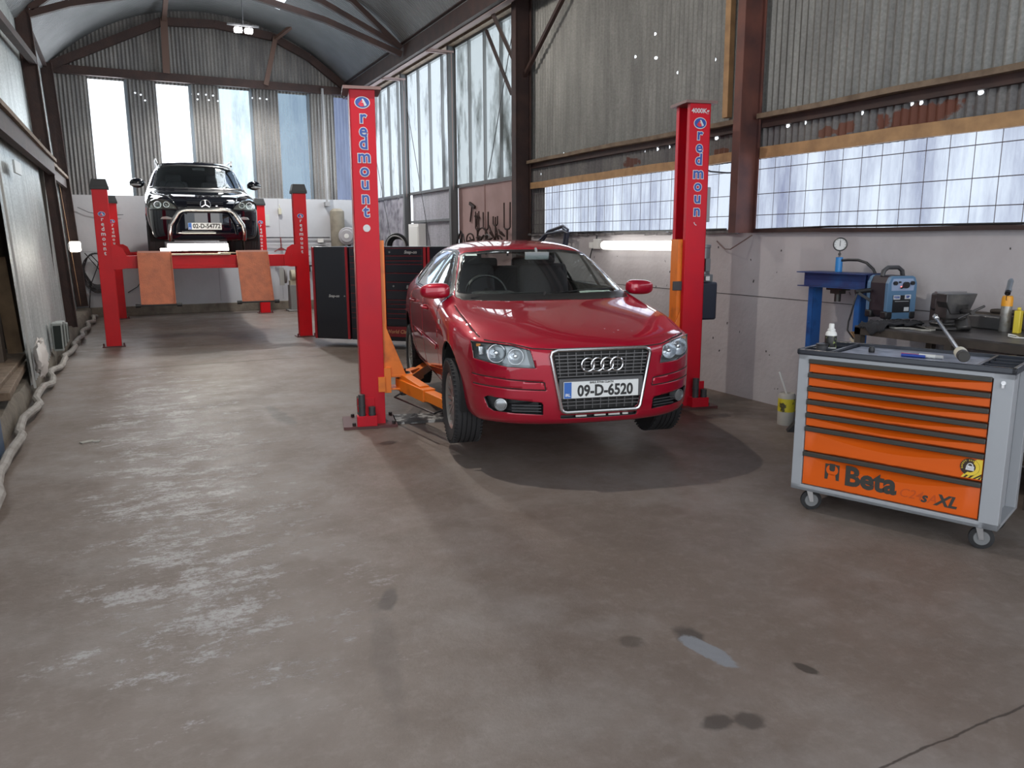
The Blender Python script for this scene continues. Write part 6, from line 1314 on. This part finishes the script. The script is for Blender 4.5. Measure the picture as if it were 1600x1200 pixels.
for k in range(10):
    y = 12.75-k*.15; z = 1.56+random.uniform(-.06, .16); b = B(); a = random.uniform(-1, 1); d = Vector((0, math.cos(a), math.sin(a)))*random.uniform(.09, .2); b.tube([-d, -d*.3+Vector((-.03, 0, .03)), d*.4, d+Vector((0, 0, .04))], [.014, .028, .018, .012], 7); simple('iron_tool', LABS[k], 'iron tool', b, IR, (5.44+random.uniform(-.03, .03), y, z), 0, group='old irons hung on the pinkish board')
b = B(); b.tube([(0, .35, -.5), (-.01, .15, -.15), (0, .0, .06), (0, -.06, .0), (.0, .05, -.5)], .016, 7); b.tube([(0, .2, -.5), (0, .02, -.1), (0, -.12, .0), (0, -.2, -.2)], .012, 7); simple('tool_belt_straps', 'dark leather straps hanging left of the old irons', 'strap', b, BLACK, (5.44, 13.05, 1.70))
# hose on the tool chests
t = thing('hose_coil', 'grey and black hose coiled behind the black drawer cabinet', 'hose', (4.02, 12.35, 0)); 
b = B()
for k in range(4): b.torus((.02*k, .02*k, 1.50), .20-.02*k, .018, (1, 1, .1*k), 30, 7)
obj('black_loops', b, BLACK, t); b = B(); b.torus((-.03, -.03, 1.50), .17, .012, (1, 1, 0), 30, 7); obj('grey_loop', b, mat('hose_grey', (.3, .3, .3), .5), t)
b = B(); b.cyl((.03, .03, 0), (.03, .03, 1.4), .03, 10); b.box((.03, .03, .02), (.4, .4, .04)); obj('hose_stand', b, DGREY, t)
# ---- back wall fittings
b = B(); b.lathe([(0, 0), (.16, 0), (.17, .04), (.165, 2.28), (.10, 2.34), (0, 2.34)], (0, 0, 0), n=24); simple('concrete_pillar', 'stubby dirty beige pillar against the back wall behind the hose reel', 'pillar', b, mat('beige_pillar', (.27, .24, .19), .85, noise=(4, (.17, .15, .12), .4, .7)), (4.66, 18.78, 0))
b = B(); b.tube([(0, 0, 0), (0, 0, 2.65)], .03, 8); b.box((0, .05, .05), (.1, .2, .1)); simple('conduit_pipe', 'tall grey conduit running up the back wall beside the fourth bright panel', 'pipe', b, mat('conduit_grey', (.30, .30, .31), .5), (4.46, 18.86, 2.40))
hr = thing('hose_reel', 'grey retractable hose reel mounted in front of the beige pillar', 'hose reel', (4.70, 18.0, 1.70), -.5)
b = B(); b.cyl((0, .13, 0), (0, -.10, 0), .20, 30); b.cyl((0, -.10, 0), (0, -.13, 0), .15, 30); b.box((.08, .02, .08), (.22, .22, .2)); obj('reel_housing', b, mat('reel_grey', (.36, .35, .37), .4), hr, bevel=.02); b = B(); b.cyl((0, -.13, 0), (0, -.14, 0), .055, 20); obj('reel_badge', b, WHITE, hr)
b = B(); b.cyl((.02, 0, -.19), (.02, 0, -.33), .04, 12, r1=.025); b.tube([(.02, 0, -.3), (.0, 0, -.7), (.02, .3, -.9)], .012, 6); obj('hose_end', b, BLACK, hr); b = B(); b.bar((0, .13, 0), (0, .95, 0), .06, .06, up=(0, 0, 1)); obj('reel_bracket', b, DGREY, hr)
b = B(); b.tube([(3.0, 18.95, 1.675), (4.50, 18.95, 1.672)], .014, 6); simple('air_line', 'dark horizontal air line on the back wall at head height', 'pipe', b, DGREY)
b = B(); b.tube([(3.0, 18.95, 1.52), (3.4, 18.94, 1.51), (4.48, 18.95, 1.50)], .010, 6); simple('lower_air_line', 'thin grey air line below the dark one on the back wall', 'pipe', b, GREYM)
b = B(); b.box((0, 0, 0), (.14, .05, .10)); simple('socket_box', 'white socket box at the end of the dark air line', 'socket', b, WHITE, (4.28, 18.96, 1.60), bevel=.006)
b = B(); b.box((0, 0, 0), (.07, .06, .14)); b.tube([(0, 0, .07), (0, 0, .16)], .008, 6); simple('light_switch', 'small cream switch high on the back wall', 'switch', b, mat('cream_plastic', (.5, .48, .38), .5), (3.37, 18.96, 2.27), bevel=.006)
b = B(); b.box((0, 0, 0), (.10, .01, .26)); simple('safety_notice', 'small pale notice with red and green marks beside the back hoist column', 'notice', b, [mat('notice_white', (.50, .55, .52), .5)], (3.08, 18.985, 2.07))
co = thing('cable_coil', 'black cable coiled on the back wall in the left corner', 'cable', (-.50, 18.90, .98))
b = B()
for k in range(7):
    rr = .27+.010*k; a0 = k*1.3; b.tube([(rr*math.cos(a0+2*PI*i/34)*.85+.012*math.sin(i+k), -.01*k, rr*math.sin(a0+2*PI*i/34)*1.25-.015*k+.04) for i in range(34)], .011, 6, closed=True)
obj('cable_loops', b, BLACK, co); b = B(); b.tube([(.10, -.04, .40), (.02, -.06, .1), (-.15, -.06, -.3), (-.22, -.05, -.85)], .011, 6); b.tube([(-.1, -.05, .36), (.2, -.06, -.05), (.30, -.05, -.4), (.22, -.05, -.8), (.1, -.1, -.93)], .011, 6); b.tube([(-.2, -.05, .38), (.05, -.06, .02), (.3, -.06, -.1)], .011, 6); obj('cable_tails', b, BLACK, co)
b = B(); b.tube([(-.75, 18.95, 2.30), (-.55, 18.95, 2.20), (-.2, 18.95, 2.14), (.1, 18.95, 2.16)], .007, 6); simple('thin_wall_wire', 'thin sagging wire high on the back wall near the left corner', 'wire', b, DGREY)
b = B(); b.tube([(.5, 18.97, 1.3), (.45, 18.97, .9), (.25, 18.97, .62), (.05, 18.97, .50)], .010, 6); simple('hanging_cable', 'curved black cable under the left ramp against the back wall', 'cable', b, BLACK)
gr_ = thing('bench_grinder', 'dirty cream bench grinder on a grey pedestal by the back wall', 'grinder', (3.55, 18.4, 0)); 
b = B(); b.box((0, 0, .30), (.34, .30, .60)); b.box((0, 0, .02), (.46, .40, .04)); obj('pedestal', b, mat('pedestal_grey', (.20, .20, .195), .6), gr_, bevel=.01)
b = B(); b.cyl((-.12, 0, .80), (.14, 0, .80), .14, 26); b.box((-.05, 0, .65), (.2, .2, .10)); obj('grinder_motor', b, mat('grinder_cream', (.36, .31, .22), .6), gr_)
for x in (-.24, .24): b = B(); b.cyl((x-.02, 0, .80), (x+.02, 0, .80), .16, 26); obj('grinding_wheel', b, mat('stone_grey', (.16, .15, .145), .8), gr_)
b = B(); b.box((-.33, -.1, .80), (.10, .02, .40)); obj('eye_shield', b, mat('shield_grey', (.30, .30, .28), .5), gr_)
b = B(); b.cyl((0, 0, .0), (0, 0, .26), .012, 8); b.box((0, 0, -.02), (.12, .04, .05)); b.tube([(-.16, 0, -.07), (0, 0, .02), (.16, 0, -.07)], .014, 6); simple('puller_tool', 'red and black puller hanging from the dark air line', 'tool', b, mat('puller_red', (.20, .03, .03), .5), (3.35, 18.92, 1.42))
for k, (x, z, lab) in enumerate(((3.05, 1.12, 'black plug hanging on the back wall behind the grinder'), (3.25, 1.05, 'grey air fitting hung above the grinder'), (3.75, 1.15, 'black air gun hung above the grinder'), (3.98, .95, 'dark spanner set hung right of the grinder'))):
    b = B(); b.cyl((0, 0, -.08), (0, 0, .08), .025, 10); b.box((0, -.01, .06), (.16, .03, .04)); simple('hung_tool', lab, 'tool', b, BLACK if k != 1 else GREYM, (x, 18.93, z), 0)
b = B(); b.tube([(-.45, 0, .04), (-.2, 0, .06), (0, 0, -.02), (.3, 0, .05), (.5, 0, .02)], .010, 6); simple('hung_hose', 'thin black hose strung between the hung tools on the back wall', 'hose', b, BLACK, (3.5, 18.92, 1.22))
jk = thing('bottle_jack', 'orange hydraulic jack standing beside the black locker', 'jack', (4.10, 18.2, 0)); b = B(); b.box((0, 0, .35), (.22, .22, .62)); obj('jack_body', b, mat('jack_orange', (.75, .12, .03), .45), jk, bevel=.02); b = B(); b.box((0, 0, .02), (.34, .34, .05)); b.cyl((0, 0, .6), (0, 0, .9), .03, 10); b.box((0, -.02, .85), (.12, .06, .10)); obj('jack_frame', b, BLACK, jk, bevel=.005)
# ---- along the left wall
for k, (y, w_, h_, lab) in enumerate(((11.6, .26, .36, 'grey framed dark crate nearest the white sack on the left ledge'), (12.1, .20, .33, 'grey framed dark crate in the middle of the three on the left ledge'), (12.6, .22, .26, 'lowest dark crate farthest along the left ledge'))):
    t = thing('plastic_crate', lab, 'crate', (-.83, y, .21), .03)
    b = B(); b.box((0, 0, h_/2), (.12, w_, h_)); obj('crate_frame', b, mat('crate_grey', (.27, .29, .28), .6), t, bevel=.01, smooth=0)
    b = B(); b.box((.0, -w_/2-.002, h_/2), (.085, .008, h_-.06)); b.box((.062, 0, h_/2), (.006, w_-.06, h_-.06)); obj('crate_shade_panel', b, mat('crate_inner_shade', (.012, .018, .016), .8), t, smooth=0)  # dark panels on the solid box paint the shade inside the crate
b = B(); pts = []; random.seed(17); y = 5.0
for i in range(64): y = 5.0+i*.215; b_ = .045*math.sin(i*.9)+random.uniform(-.02, .02); pts.append((kx(y)+.055+b_*.7, y, .045+.05*abs(math.sin(i*.55))))
b.tube(pts, .036, 9); simple('floor_hose', 'dusty grey hose snaking along the foot of the left wall', 'hose', b, mat('dusty_hose', (.33, .31, .29), .8, noise=(9, (.22, .20, .18), .4, .7)))
b = B(); b.sphere((0, 0, 0), 1, (.06, .30, .20), u=18, v=12); random.seed(2)
for v in b.bm.verts: v.co += Vector((random.uniform(-.012, .012), random.uniform(-.03, .03), random.uniform(-.03, .03)))
simple('plastic_sack', 'crumpled white plastic sack stuffed against the left wall ledge', 'sack', b, mat('sack_white', (.62, .58, .55), .5), (-.85, 9.42, .40), 0)
b = B(); b.box((0, 0, .05), (.24, .50, .10), rot=(0, 0, .1)); simple('timber_block', 'weathered timber block on the plank ledge at the left', 'timber', b, WOOD, (-1.12, 7.55, .435), 0, bevel=.006)
b = B(); b.box((0, 0, .16), (.05, .30, .34), rot=(.2, 0, 0)); simple('blue_panel', 'blue metal panel leaning below the ledge at the left edge', 'panel', b, mat('panel_blue', (.05, .09, .16), .5), (-.93, 6.55, .04), 0, bevel=.004)
b = B(); b.box((0, 0, 0), (.02, .62, .13), rot=(.02, 0, 0)); simple('pale_bracket_board', 'short pale board nailed under the left wall rail', 'board', b, mat('pale_metal_board', (.50, .54, .55), .5), (-.93, 10.1, 2.38), 0, smooth=0)
b = B(); b.box((0, 0, .006), (.10, .05, .008), rot=(0, 0, .5)); b.box((.07, -.02, .006), (.05, .04, .008), rot=(0, 0, -.3)); simple('paper_scrap', 'torn paper scrap on the floor near the left wall', 'paper', b, mat('dusty_paper'), (-.38, 7.0, 0), 0, smooth=0)
bpy.context.view_layer.update()
